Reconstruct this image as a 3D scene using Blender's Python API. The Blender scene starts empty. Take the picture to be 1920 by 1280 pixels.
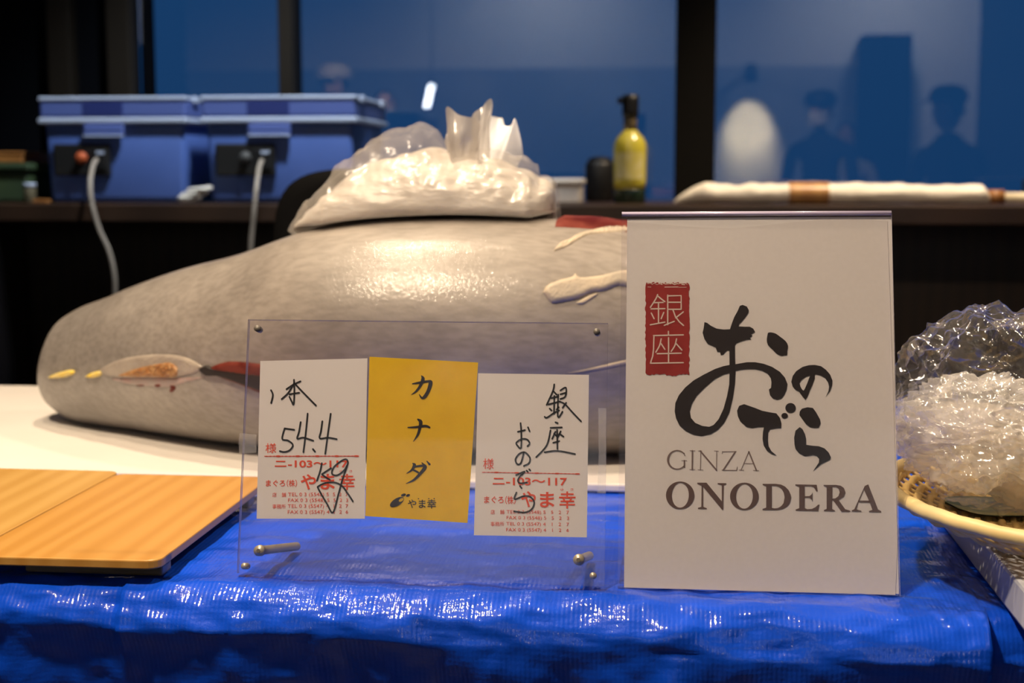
import bpy, bmesh, math, random
from mathutils import Vector, Matrix, noise
from mathutils.bvhtree import BVHTree
from mathutils.geometry import tessellate_polygon

scn = bpy.context.scene
COL = scn.collection
PI = math.pi
RNG = random.Random(7)

# ------------------------------------------------------------------ camera
CAM_H = 1.12
FPX = 2667.0
PITCH = math.degrees(math.atan(310 / FPX))
YAW = 6.4
cam_d = bpy.data.cameras.new('camera')
cam_d.sensor_width = 36.0
cam_d.lens = 36.0 * FPX / 1920.0
cam_d.clip_start = 0.05
cam_d.dof.use_dof = True
cam_d.dof.focus_distance = 1.125
cam_d.dof.aperture_fstop = 6.3
cam = bpy.data.objects.new('camera', cam_d)
cam.location = (0, 0, CAM_H)
cam.rotation_euler = (math.radians(90 - PITCH), 0, math.radians(YAW))
COL.objects.link(cam)
scn.camera = cam

# ------------------------------------------------------------------ world: dusk sky beyond the window
w = bpy.data.worlds.new('dusk')
scn.world = w
w.use_nodes = True
wn = w.node_tree
bg = wn.nodes['Background']
tc = wn.nodes.new('ShaderNodeTexCoord')
sp = wn.nodes.new('ShaderNodeSeparateXYZ')
rp = wn.nodes.new('ShaderNodeValToRGB')
wn.links.new(tc.outputs['Generated'], sp.inputs[0])
wn.links.new(sp.outputs['Z'], rp.inputs[0])
wn.links.new(rp.outputs[0], bg.inputs[0])
rp.color_ramp.elements[0].position = 0.0
rp.color_ramp.elements[0].color = (0.0085, 0.047, 0.140, 1)
rp.color_ramp.elements[1].position = 0.35
rp.color_ramp.elements[1].color = (0.012, 0.062, 0.175, 1)
bg.inputs[1].default_value = 1.0

# ------------------------------------------------------------------ lamps: ceiling downlights of the room, plus added fill spots
WARM = (1.0, 0.785, 0.545)
COOL = (0.88, 0.95, 1.0)
def spot(name, loc, target, watts, size=75, blend=0.6, radius=0.05, color=WARM):
    d = bpy.data.lights.new(name, 'SPOT')
    d.energy = watts; d.color = color; d.spot_size = math.radians(size); d.spot_blend = blend
    d.shadow_soft_size = radius
    o = bpy.data.objects.new(name, d); COL.objects.link(o)
    o.location = loc
    o.rotation_euler = (Vector(target) - Vector(loc)).to_track_quat('-Z', 'Y').to_euler()
    return o
spot('downlight_tuna', (-0.70, 1.16, 2.65), (-0.62, 1.5, 0.8), 55, 80, 0.6, 0.05)
spot('downlight_table', (-0.60, 1.78, 2.65), (-0.35, 1.40, 0.8), 85, 85, 0.6, 0.05)
spot('downlight_basket', (0.95, 1.70, 2.65), (0.4, 1.3, 0.8), 80, 80, 0.6, 0.05)
spot('fill_signs', (-0.66, 0.36, 2.65), (-0.08, 1.10, 0.85), 200, 90, 0.8, 0.06)  # unseen fill put in to light the faces of the signs and cards
spot('downlight_counter_cloth', (0.65, 2.95, 2.65), (0.5, 3.3, 1.06), 200, 60, 0.7, 0.06)
spot('downlight_counter_coolers', (-0.55, 2.65, 2.65), (-1.0, 3.3, 1.06), 200, 62, 0.7, 0.06, COOL)
spot('fill_back_wall', (-1.0, -3.0, 2.7), (-1.0, -4.0, 1.9), 60, 150, 0.8, 0.1, COOL)  # added to brighten the rear wall's reflection, no known fitting
spot('fill_back_wall', (1.6, -3.0, 2.7), (1.6, -4.0, 1.9), 60, 150, 0.8, 0.1, COOL)  # second added fill for the rear wall
spot('fill_people', (0.2, 0.6, 2.7), (1.0, -1.0, 1.5), 170, 80, 0.8, 0.08)  # added so the reflected figures show up, no known fitting
spot('fill_people', (-1.3, 0.2, 2.7), (-2.0, -1.5, 1.7), 170, 60, 0.8, 0.08)  # added fill for the reflected figure in the white cap

vs = scn.view_settings
vs.view_transform = 'Standard'; vs.look = 'None'; vs.exposure = 0.0; vs.gamma = 1.0
vs.use_curve_mapping = False
scn.cycles.transparent_max_bounces = 32
scn.cycles.max_bounces = 10
scn.cycles.use_denoising = True

# ------------------------------------------------------------------ maths from the photo to the room
_p, _y = math.radians(PITCH), math.radians(YAW)
FW = Vector((-math.sin(_y) * math.cos(_p), math.cos(_y) * math.cos(_p), -math.sin(_p)))
RT = Vector((math.cos(_y), math.sin(_y), 0))
UP = RT.cross(FW)
EYE = Vector((0, 0, CAM_H))
def ray(px, py): return RT * ((px - 960) / FPX) - UP * ((py - 640) / FPX) + FW
def onz(px, py, z):
    d = ray(px, py); return EYE + d * ((z - CAM_H) / d.z)
def ony(px, py, Y):
    d = ray(px, py); return EYE + d * (Y / d.y)

class Plane:
    """a plane in the room with its own u, v axes and outward normal"""
    def __init__(s, o, ux, tilt):
        s.o = Vector(o); s.u = Vector(ux).normalized()
        back = Vector((-s.u.y, s.u.x, 0))
        s.v = (Vector((0, 0, 1)) * math.cos(tilt) + back * math.sin(tilt)).normalized()
        s.n = s.u.cross(s.v).normalized()          # faces the front
    def pt(s, px, py, off=0.0):
        d = ray(px, py); t = (s.o - EYE).dot(s.n) / d.dot(s.n)
        return EYE + d * t + s.n * off
    def uv(s, u, v, off=0.0): return s.o + s.u * u + s.v * v + s.n * off

# ------------------------------------------------------------------ materials
MATS = {}
def nodes_of(m): return m.node_tree.nodes, m.node_tree.links
def mat(name, color=(.8, .8, .8), rough=.5, metal=0.0, spec=.5, coat=0.0, noise_amt=0.0, noise_scale=20, bump=0.0,
        bump_scale=60, color2=None, stretch=(1, 1, 1), sss=0.0, emit=None, emit_s=0.0, detail=4, contrast=(.35, .65), bump_dist=.002):
    m = bpy.data.materials.new(name); m.use_nodes = True
    n, l = nodes_of(m); b = n['Principled BSDF']
    b.inputs['Base Color'].default_value = (*color, 1)
    b.inputs['Roughness'].default_value = rough
    b.inputs['Metallic'].default_value = metal
    b.inputs['Specular IOR Level'].default_value = spec
    b.inputs['Coat Weight'].default_value = coat
    b.inputs['Coat Roughness'].default_value = .08
    if sss:
        b.inputs['Subsurface Weight'].default_value = sss
        b.inputs['Subsurface Radius'].default_value = (.02, .012, .008)
        b.inputs['Subsurface Scale'].default_value = .5
    if emit:
        b.inputs['Emission Color'].default_value = (*emit, 1); b.inputs['Emission Strength'].default_value = emit_s
    if color2 or bump:
        t = n.new('ShaderNodeTexCoord'); mp = n.new('ShaderNodeMapping'); mp.inputs['Scale'].default_value = stretch
        l.new(t.outputs['Object'], mp.inputs[0])
    if color2:
        ns = n.new('ShaderNodeTexNoise'); ns.inputs['Scale'].default_value = noise_scale; ns.inputs['Detail'].default_value = detail
        l.new(mp.outputs[0], ns.inputs['Vector'])
        r = n.new('ShaderNodeValToRGB')
        r.color_ramp.elements[0].color = (*color, 1); r.color_ramp.elements[1].color = (*color2, 1)
        r.color_ramp.elements[0].position, r.color_ramp.elements[1].position = contrast
        l.new(ns.outputs[0], r.inputs[0]); l.new(r.outputs[0], b.inputs['Base Color'])
    if bump:
        nb = n.new('ShaderNodeTexNoise'); nb.inputs['Scale'].default_value = bump_scale; nb.inputs['Detail'].default_value = 3
        l.new(mp.outputs[0], nb.inputs['Vector'])
        bp = n.new('ShaderNodeBump'); bp.inputs['Strength'].default_value = bump; bp.inputs['Distance'].default_value = bump_dist
        l.new(nb.outputs[0], bp.inputs['Height']); l.new(bp.outputs[0], b.inputs['Normal'])
    MATS[name] = m
    return m

def film(name, tint=(1, 1, 1), gloss=.10, rough=.12, milk=.05, milk_col=(.95, .93, .9), bump=.6, scale=30, edge=.5):
    """thin clear plastic: mostly see-through, glossy, a little milky"""
    m = bpy.data.materials.new(name); m.use_nodes = True
    n, l = nodes_of(m); n.remove(n['Principled BSDF']); out = n['Material Output']
    tr = n.new('ShaderNodeBsdfTransparent'); tr.inputs[0].default_value = (*tint, 1)
    gl = n.new('ShaderNodeBsdfGlossy'); gl.inputs['Roughness'].default_value = rough; gl.inputs['Color'].default_value = (1, 1, 1, 1)
    di = n.new('ShaderNodeBsdfDiffuse'); di.inputs[0].default_value = (*milk_col, 1)
    tl = n.new('ShaderNodeBsdfTranslucent'); tl.inputs[0].default_value = (*milk_col, 1)
    mk = n.new('ShaderNodeMixShader'); l.new(di.outputs[0], mk.inputs[1]); l.new(tl.outputs[0], mk.inputs[2])
    lw = n.new('ShaderNodeLayerWeight'); lw.inputs['Blend'].default_value = .35
    mu = n.new('ShaderNodeMath'); mu.operation = 'MULTIPLY_ADD'; mu.inputs[1].default_value = edge; mu.inputs[2].default_value = gloss
    l.new(lw.outputs['Facing'], mu.inputs[0])
    pw = n.new('ShaderNodeMath'); pw.operation = 'POWER'; pw.inputs[1].default_value = 2.5
    l.new(lw.outputs['Facing'], pw.inputs[0]); l.new(pw.outputs[0], mu.inputs[0])
    cl = n.new('ShaderNodeClamp'); l.new(mu.outputs[0], cl.inputs[0])
    m1 = n.new('ShaderNodeMixShader'); m1.inputs[0].default_value = milk
    l.new(tr.outputs[0], m1.inputs[1]); l.new(mk.outputs[0], m1.inputs[2])
    m2 = n.new('ShaderNodeMixShader'); l.new(cl.outputs[0], m2.inputs[0]); l.new(m1.outputs[0], m2.inputs[1]); l.new(gl.outputs[0], m2.inputs[2])
    if bump:
        t = n.new('ShaderNodeTexCoord'); ns = n.new('ShaderNodeTexNoise'); ns.noise_type = 'RIDGED_MULTIFRACTAL'
        ns.inputs['Scale'].default_value = scale; ns.inputs['Detail'].default_value = 1.5; ns.inputs['Distortion'].default_value = .4
        l.new(t.outputs['Object'], ns.inputs['Vector'])
        bp = n.new('ShaderNodeBump'); bp.inputs['Strength'].default_value = bump; bp.inputs['Distance'].default_value = .006
        l.new(ns.outputs[0], bp.inputs['Height']); l.new(bp.outputs[0], gl.inputs['Normal']); l.new(bp.outputs[0], di.inputs['Normal'])
    l.new(m2.outputs[0], out.inputs[0])
    MATS[name] = m
    return m

def clear_sheet(name, tint, gloss, milk=0.0, rough=0.0):
    m = bpy.data.materials.new(name); m.use_nodes = True
    n, l = nodes_of(m); n.remove(n['Principled BSDF']); out = n['Material Output']
    tr = n.new('ShaderNodeBsdfTransparent'); tr.inputs[0].default_value = (*tint, 1)
    gl = n.new('ShaderNodeBsdfGlossy'); gl.inputs['Roughness'].default_value = rough
    fr = n.new('ShaderNodeFresnel'); fr.inputs[0].default_value = 1.5
    sc = n.new('ShaderNodeMath'); sc.operation = 'MULTIPLY'; sc.use_clamp = True; sc.inputs[1].default_value = gloss / .04
    l.new(fr.outputs[0], sc.inputs[0])
    di = n.new('ShaderNodeBsdfDiffuse'); di.inputs[0].default_value = (.9, .88, .92, 1)
    m1 = n.new('ShaderNodeMixShader'); m1.inputs[0].default_value = milk
    l.new(tr.outputs[0], m1.inputs[1]); l.new(di.outputs[0], m1.inputs[2])
    m2 = n.new('ShaderNodeMixShader'); l.new(sc.outputs[0], m2.inputs[0]); l.new(m1.outputs[0], m2.inputs[1]); l.new(gl.outputs[0], m2.inputs[2])
    l.new(m2.outputs[0], out.inputs[0])
    MATS[name] = m
    return m

# ------------------------------------------------------------------ mesh helpers
def link(name, verts, faces, material, parent=None, smooth=False, mats=None, idx=None, uv=None):
    me = bpy.data.meshes.new(name)
    me.from_pydata([tuple(v) for v in verts], [], [tuple(f) for f in faces])
    for mm in (mats or [material]): me.materials.append(mm)
    if idx: me.polygons.foreach_set('material_index', idx)
    if smooth: me.polygons.foreach_set('use_smooth', [True] * len(me.polygons))
    if uv:
        lay = me.uv_layers.new(name='UVMap')
        for lp in me.loops: lay.data[lp.index].uv = uv[lp.vertex_index]
    me.update()
    o = bpy.data.objects.new(name, me); COL.objects.link(o)
    if parent: o.parent = parent; o.matrix_parent_inverse = parent.matrix_world.inverted() if False else Matrix.Translation(-Vector(parent.location)) if parent.type == 'EMPTY' and parent.parent is None else Matrix.Identity(4)
    return o
def tag(o, label=None, cat=None, group=None, kind=None):
    if label: o['label'] = label
    if cat: o['category'] = cat
    if group: o['group'] = group
    if kind: o['kind'] = kind
    return o
def thing(name, loc, label, cat, group=None):
    o = bpy.data.objects.new(name, None); COL.objects.link(o); o.location = loc; o.empty_display_size = .05
    return tag(o, label, cat, group)

class MB:
    """collects shapes into one mesh"""
    def __init__(s): s.v = []; s.f = []; s.m = []
    def add(s, v, f, mi=0):
        k = len(s.v); s.v += [Vector(x) for x in v]; s.f += [tuple(i + k for i in q) for q in f]; s.m += [mi] * len(f); return s
    def box(s, lo, hi, bevel=0.0, mi=0, xf=None, seg=2):
        bm = bmesh.new(); bmesh.ops.create_cube(bm, size=1)
        c = [(a + b) / 2 for a, b in zip(lo, hi)]; d = [b - a for a, b in zip(lo, hi)]
        for v in bm.verts: v.co = Vector((c[0] + v.co.x * d[0], c[1] + v.co.y * d[1], c[2] + v.co.z * d[2]))
        if bevel: bmesh.ops.bevel(bm, geom=list(bm.edges) + list(bm.verts), offset=bevel, segments=seg, affect='EDGES', profile=.5)
        return s.bm(bm, mi, xf)
    def bm(s, bm, mi=0, xf=None):
        bm.verts.index_update()
        v = [(xf @ x.co if xf else x.co.copy()) for x in bm.verts]
        f = [[x.index for x in q.verts] for q in bm.faces]; bm.free()
        return s.add(v, f, mi)
    def tube(s, pts, rad, n=10, mi=0, cap=True):
        pts = [Vector(p) for p in pts]; rad = rad if isinstance(rad, (list, tuple)) else [rad] * len(pts)
        v = []; f = []; up = Vector((0, 0, 1))
        t0 = (pts[1] - pts[0]).normalized()
        a = t0.cross(up if abs(t0.z) < .9 else Vector((1, 0, 0))).normalized()
        for i, p in enumerate(pts):
            t = (pts[min(i + 1, len(pts) - 1)] - pts[max(i - 1, 0)]).normalized()
            a = (a - t * a.dot(t)).normalized(); b = t.cross(a)
            for k in range(n):
                q = 2 * PI * k / n; v.append(p + (a * math.cos(q) + b * math.sin(q)) * rad[i])
        for i in range(len(pts) - 1):
            for k in range(n):
                f.append((i * n + k, i * n + (k + 1) % n, (i + 1) * n + (k + 1) % n, (i + 1) * n + k))
        if cap:
            f.append(tuple(range(n))[::-1]); f.append(tuple((len(pts) - 1) * n + k for k in range(n)))
        return s.add(v, f, mi)
    def lathe(s, prof, c=(0, 0, 0), n=32, mi=0, xf=None):
        v = []; f = []; c = Vector(c)
        for r, z in prof:
            for k in range(n):
                q = 2 * PI * k / n; p = Vector((r * math.cos(q), r * math.sin(q), z)); v.append((xf @ p if xf else p) + c)
        for i in range(len(prof) - 1):
            for k in range(n): f.append((i * n + k, i * n + (k + 1) % n, (i + 1) * n + (k + 1) % n, (i + 1) * n + k))
        f.append(tuple(range(n))[::-1]); f.append(tuple((len(prof) - 1) * n + k for k in range(n)))
        return s.add(v, f, mi)
    def build(s, name, material, parent=None, smooth=False, mats=None):
        return link(name, s.v, s.f, material, parent, smooth, mats, s.m if mats else None)

def smooth_path(pts, n=6):
    """Catmull-Rom through points of any dimension"""
    out = []
    P = [pts[0]] + list(pts) + [pts[-1]]
    for i in range(1, len(P) - 2):
        for k in range(n):
            t = k / n
            out.append(tuple(.5 * ((2 * b) + (-a + c) * t + (2 * a - 5 * b + 4 * c - d) * t * t + (-a + 3 * b - 3 * c + d) * t ** 3)
                             for a, b, c, d in zip(P[i - 1], P[i], P[i + 1], P[i + 2])))
    out.append(tuple(pts[-1]))
    return out
def interp(tab, x):
    """monotone-ish smooth table lookup: rows (x, a, b, ...)"""
    if x <= tab[0][0]: return tab[0][1:]
    if x >= tab[-1][0]: return tab[-1][1:]
    for i in range(len(tab) - 1):
        if tab[i][0] <= x <= tab[i + 1][0]:
            a, b = tab[i], tab[i + 1]; h = b[0] - a[0]; t = (x - a[0]) / h
            pa = tab[i - 1] if i else a; pb = tab[i + 2] if i + 2 < len(tab) else b
            r = []
            for k in range(1, len(a)):
                ma = (b[k] - pa[k]) / (b[0] - pa[0]) * h; mb = (pb[k] - a[k]) / (pb[0] - a[0]) * h
                r.append((2 * t ** 3 - 3 * t * t + 1) * a[k] + (t ** 3 - 2 * t * t + t) * ma + (-2 * t ** 3 + 3 * t * t) * b[k] + (t ** 3 - t * t) * mb)
            return r
N = lambda x, y, z=0.0: noise.noise(Vector((x, y, z)))

class Ink:
    """flat printing on a plane: outlines, strokes and type in photo pixels"""
    def __init__(s, plane, off, crop=None): s.p = plane; s.off = off; s.c = crop; s.mb = MB()
    def q(s, a):
        x, y = a[0], a[1]
        if s.c: x = s.c[0] + x / s.c[2]; y = s.c[1] + y / s.c[2]
        return s.p.pt(x, y, s.off)
    def fill(s, outer, *holes, curve=0):
        loops = [list(outer)] + [list(h) for h in holes]
        if curve:
            loops = [smooth_path(lp + [lp[0]], curve)[:-1] for lp in loops]
        pts = [[Vector((a[0], a[1], 0)) for a in lp] for lp in loops]
        tri = tessellate_polygon(pts)
        flat = [s.q(a) for lp in pts for a in lp]
        fs = []
        for t in tri:
            a, b, c = (flat[i] for i in t)
            nn = (b - a).cross(c - a)
            fs.append(t if nn.dot(s.p.n) > 0 else t[::-1])
        s.mb.add(flat, fs); return s
    def ell(s, cx, cy, rx, ry, rot=0, n=28, hole=None):
        def el(cx, cy, rx, ry, rot):
            c, d = math.cos(rot), math.sin(rot)
            return [(cx + rx * math.cos(2 * PI * k / n) * c - ry * math.sin(2 * PI * k / n) * d,
                     cy + rx * math.cos(2 * PI * k / n) * d + ry * math.sin(2 * PI * k / n) * c) for k in range(n)]
        return s.fill(el(cx, cy, rx, ry, rot), *([el(*hole)] if hole else []))
    def stroke(s, pts, width=4, n=5, sm=True):
        P = [(a[0], a[1], a[2] if len(a) > 2 else width) for a in pts]
        if sm and len(P) > 2: P = smooth_path(P, n)
        L = []; Rr = []
        for i, (x, y, wd) in enumerate(P):
            a = P[max(i - 1, 0)]; b = P[min(i + 1, len(P) - 1)]
            dx, dy = b[0] - a[0], b[1] - a[1]; h = math.hypot(dx, dy) or 1
            L.append((x - dy / h * wd / 2, y + dx / h * wd / 2)); Rr.append((x + dy / h * wd / 2, y - dx / h * wd / 2))
        v = [s.q(a) for a in L + Rr]; k = len(L)
        s.mb.add(v, [(i, i + 1, k + i + 1, k + i) for i in range(k - 1)])
        for e in (P[0], P[-1]):
            if e[2] > 1.5: s.ell(e[0], e[1], e[2] / 2, e[2] / 2, n=10)
        return s
    def line(s, pts, width): return s.stroke(pts, width, sm=False)
    def type(s, text, x0, x1, y0, y1, skew=0.0, bold=0.0):
        c = bpy.data.curves.new('type', 'FONT'); c.body = text; c.offset = bold; c.resolution_u = 3
        o = bpy.data.objects.new('type', c); COL.objects.link(o)
        bpy.context.view_layer.update()
        me = bpy.data.meshes.new_from_object(o.evaluated_get(bpy.context.evaluated_depsgraph_get()))
        bpy.data.objects.remove(o); bpy.data.curves.remove(c)
        xs = [v.co.x for v in me.vertices]; ys = [v.co.y for v in me.vertices]
        if not xs: return s
        ax, bx, ay, by = min(xs), max(xs), min(ys), max(ys)
        v = []
        for q in me.vertices:
            tx = (q.co.x - ax) / max(bx - ax, 1e-6); ty = (q.co.y - ay) / max(by - ay, 1e-6)
            v.append(s.q((x0 + (x1 - x0) * tx, y1 + (y0 - y1) * ty + skew * tx)))
        fs = []
        for p in me.polygons:
            i = list(p.vertices); nn = (v[i[1]] - v[i[0]]).cross(v[i[2]] - v[i[0]])
            fs.append(i if nn.dot(s.p.n) > 0 else i[::-1])
        s.mb.add(v, fs); bpy.data.meshes.remove(me); return s
    def build(s, name, material, parent): return s.mb.build(name, material, parent)

# ------------------------------------------------------------------ palette
M_dark = mat('black_plastic', (.008, .008, .009), .45)
M_chair = mat('chair_black', (.0035, .0035, .004), .75, spec=.08)
M_chair_b = mat('chair_navy_black', (.003, .004, .008), .8, spec=.08)
M_chrome = mat('chrome', (.5, .5, .5), .25, 1.0)
M_steel = mat('brass_steel', (.46, .40, .31), .38, .45)
M_paper = mat('sign_paper', (.80, .76, .73), .6, color2=(.82, .78, .75), noise_scale=300, spec=.2)
M_paper2 = mat('backing_paper', (.86, .83, .80), .6, spec=.2)
M_card = mat('card_paper', (.84, .80, .78), .55, spec=.2)
M_yellow = mat('yellow_card', (.86, .56, .015), .5, color2=(.82, .52, .013), noise_scale=60, spec=.2)
M_inkblack = mat('brush_ink', (.022, .016, .016), .6, spec=.2)
M_inkbrown = mat('brown_ink', (.125, .075, .064), .6, spec=.2)
M_inkgrey = mat('grey_brown_ink', (.20, .14, .128), .6, spec=.2)
M_seal = mat('seal_red_ink', (.30, .022, .020), .6, color2=(.36, .032, .028), noise_scale=90, spec=.2)
M_red = mat('red_ink', (.80, .085, .035), .6, spec=.2)
M_marker = mat('marker_ink', (.010, .009, .009), .35)
M_cream_ink = mat('seal_blank', (.78, .66, .57), .6, spec=.2)

def wood(name, a, b, scale, rough=.35, axis='Y', bands=9.0, dist=4.0, coat=.15):
    m = bpy.data.materials.new(name); m.use_nodes = True
    n, l = nodes_of(m); p = n['Principled BSDF']; p.inputs['Roughness'].default_value = rough; p.inputs['Coat Weight'].default_value = coat
    p.inputs['Coat Roughness'].default_value = .2
    t = n.new('ShaderNodeTexCoord'); mp = n.new('ShaderNodeMapping'); mp.inputs['Scale'].default_value = scale
    l.new(t.outputs['Object'], mp.inputs[0])
    wv = n.new('ShaderNodeTexWave'); wv.inputs['Scale'].default_value = bands; wv.inputs['Distortion'].default_value = dist
    wv.inputs['Detail'].default_value = 3; wv.inputs['Detail Scale'].default_value = 1.2
    l.new(mp.outputs[0], wv.inputs['Vector'])
    ns = n.new('ShaderNodeTexNoise'); ns.inputs['Scale'].default_value = bands * 14; l.new(mp.outputs[0], ns.inputs['Vector'])
    mx = n.new('ShaderNodeMath'); mx.operation = 'MULTIPLY_ADD'; mx.inputs[1].default_value = .25; l.new(ns.outputs[0], mx.inputs[0]); l.new(wv.outputs['Fac'], mx.inputs[2])
    r = n.new('ShaderNodeValToRGB'); r.color_ramp.elements[0].color = (*a, 1); r.color_ramp.elements[1].color = (*b, 1)
    r.color_ramp.elements[0].position = .1; r.color_ramp.elements[1].position = 1.0
    l.new(mx.outputs[0], r.inputs[0]); l.new(r.outputs[0], p.inputs['Base Color'])
    MATS[name] = m
    return m
M_board = wood('cypress_board', (.47, .228, .047), (.53, .275, .068), (1, .07, 1), bands=13, dist=5)
M_board2 = wood('pale_cypress_board', (.54, .32, .095), (.48, .265, .068), (1, .07, 1), bands=11, dist=5)
M_boardleg = wood('board_foot_wood', (.15, .11, .06), (.12, .085, .045), (.2, 1, 1))
M_counter = wood('dark_counter_wood', (.028, .014, .008), (.040, .020, .011), (.15, 1, 1), rough=.4, coat=.05)
M_panel = wood('dark_panel_wood', (.016, .009, .006), (.024, .013, .008), (1, 1, .15), rough=.5, coat=0)
M_frame = mat('bronze_frame', (.005, .0045, .004), .6, spec=.1)
M_frame2 = mat('brown_post', (.012, .009, .006), .65, spec=.15)

# ------------------------------------------------------------------ the room
def struct(name, lo, hi, m, bevel=0.0):
    return tag(MB().box(lo, hi, bevel).build(name, m), kind='structure')
M_floor = mat('dark_floor', (.020, .015, .012), .5, color2=(.03, .022, .018), noise_scale=5)
M_ceil = mat('ceiling_paint', (.55, .52, .50), .8)
M_wall_pale = mat('pale_wall_paint', (.75, .70, .68), .8)
M_wall_mid = mat('mid_wall_paint', (.44, .44, .46), .8, color2=(.30, .31, .33), noise_scale=1.2)
M_wall_dark = mat('dark_wall', (.0022, .0028, .0045), .85, spec=.05)
M_wall_wood = mat('dark_wood_wall', (.020, .016, .014), .6, color2=(.03, .024, .02), noise_scale=3)
WY = 3.75
struct('floor', (-4, -4, -.1), (4, 3.9, 0), M_floor)
struct('ceiling', (-4, -4, 2.8), (4, 3.9, 2.9), M_ceil)
struct('wall_left', (-4.1, -4, 0), (-4, 3.9, 2.8), M_wall_wood)
struct('wall_right', (4, -4, 0), (4.1, 3.9, 2.8), M_wall_wood)
b = MB(); b.box((-4, -4.1, 1.98), (2.35, -4, 2.8)); b.box((1.80, -4.1, 1.0), (2.35, -4, 1.98)); tag(b.build('wall_rear', M_wall_pale), kind='structure')
b = MB(); b.box((-4, -4.1, 0), (1.80, -4, 1.98)); tag(b.build('wall_rear_lower', M_wall_mid), kind='structure')
b = MB(); b.box((1.80, -4.1, 0), (2.35, -4, 1.0)); b.box((2.35, -4.1, 0), (4, -4, 2.8)); tag(b.build('wall_rear_side', M_wall_wood), kind='structure')
struct('wall_rear_pillar', (1.42, -3.95, 0), (1.78, -3.6, 2.18), M_wall_dark)
# window side: dark wall left of the glazing, apron below it, then three panes between dark posts
struct('wall_front_left', (-4, WY, 0), (-1.44, WY + .15, 2.8), M_wall_dark)
struct('wall_front_apron', (-1.44, WY, 0), (4, WY + .15, 1.02), M_wall_dark)
struct('wall_front_header', (-1.44, WY, 2.55), (4, WY + .15, 2.8), M_wall_dark)
for i, (x0, x1) in enumerate(((-1.665, -1.60), (-1.50, -1.435))):
    struct('trim_%d' % (i + 1), (x0, WY - .05, 0), (x1, WY, 2.8), M_frame2, .004)
struct('trim_3', (-1.038, WY - .03, 1.02), (-1.002, WY + .08, 2.55), M_frame2, .003)
struct('trim_4', (.004, WY - .06, 0), (.106, WY + .12, 2.55), M_frame, .004)
M_glass = clear_sheet('window_glass', (.97, .98, 1.0), .075)
for i, (x0, x1) in enumerate(((-1.435, -1.038), (-1.002, .004), (.106, 2.2))):
    struct('window_%d' % (i + 1), (x0, WY + .02, 1.02), (x1, WY + .032, 2.55), M_glass)

# ------------------------------------------------------------------ back counter
CT = 1.058
c = thing('window_counter', (0, 3.4, 0), 'long dark wooden counter with thick edge running below the windows', 'counter')
MB().box((-1.62, 3.12, CT - .042), (2.6, 3.74, CT), .004).build('countertop', M_counter, c)
MB().box((-1.60, 3.36, 0), (2.6, 3.40, CT - .042)).build('front_panel', M_panel, c)
MB().box((-1.62, 3.16, 0), (-1.58, 3.36, CT - .042)).build('end_panel', M_panel, c)

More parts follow.
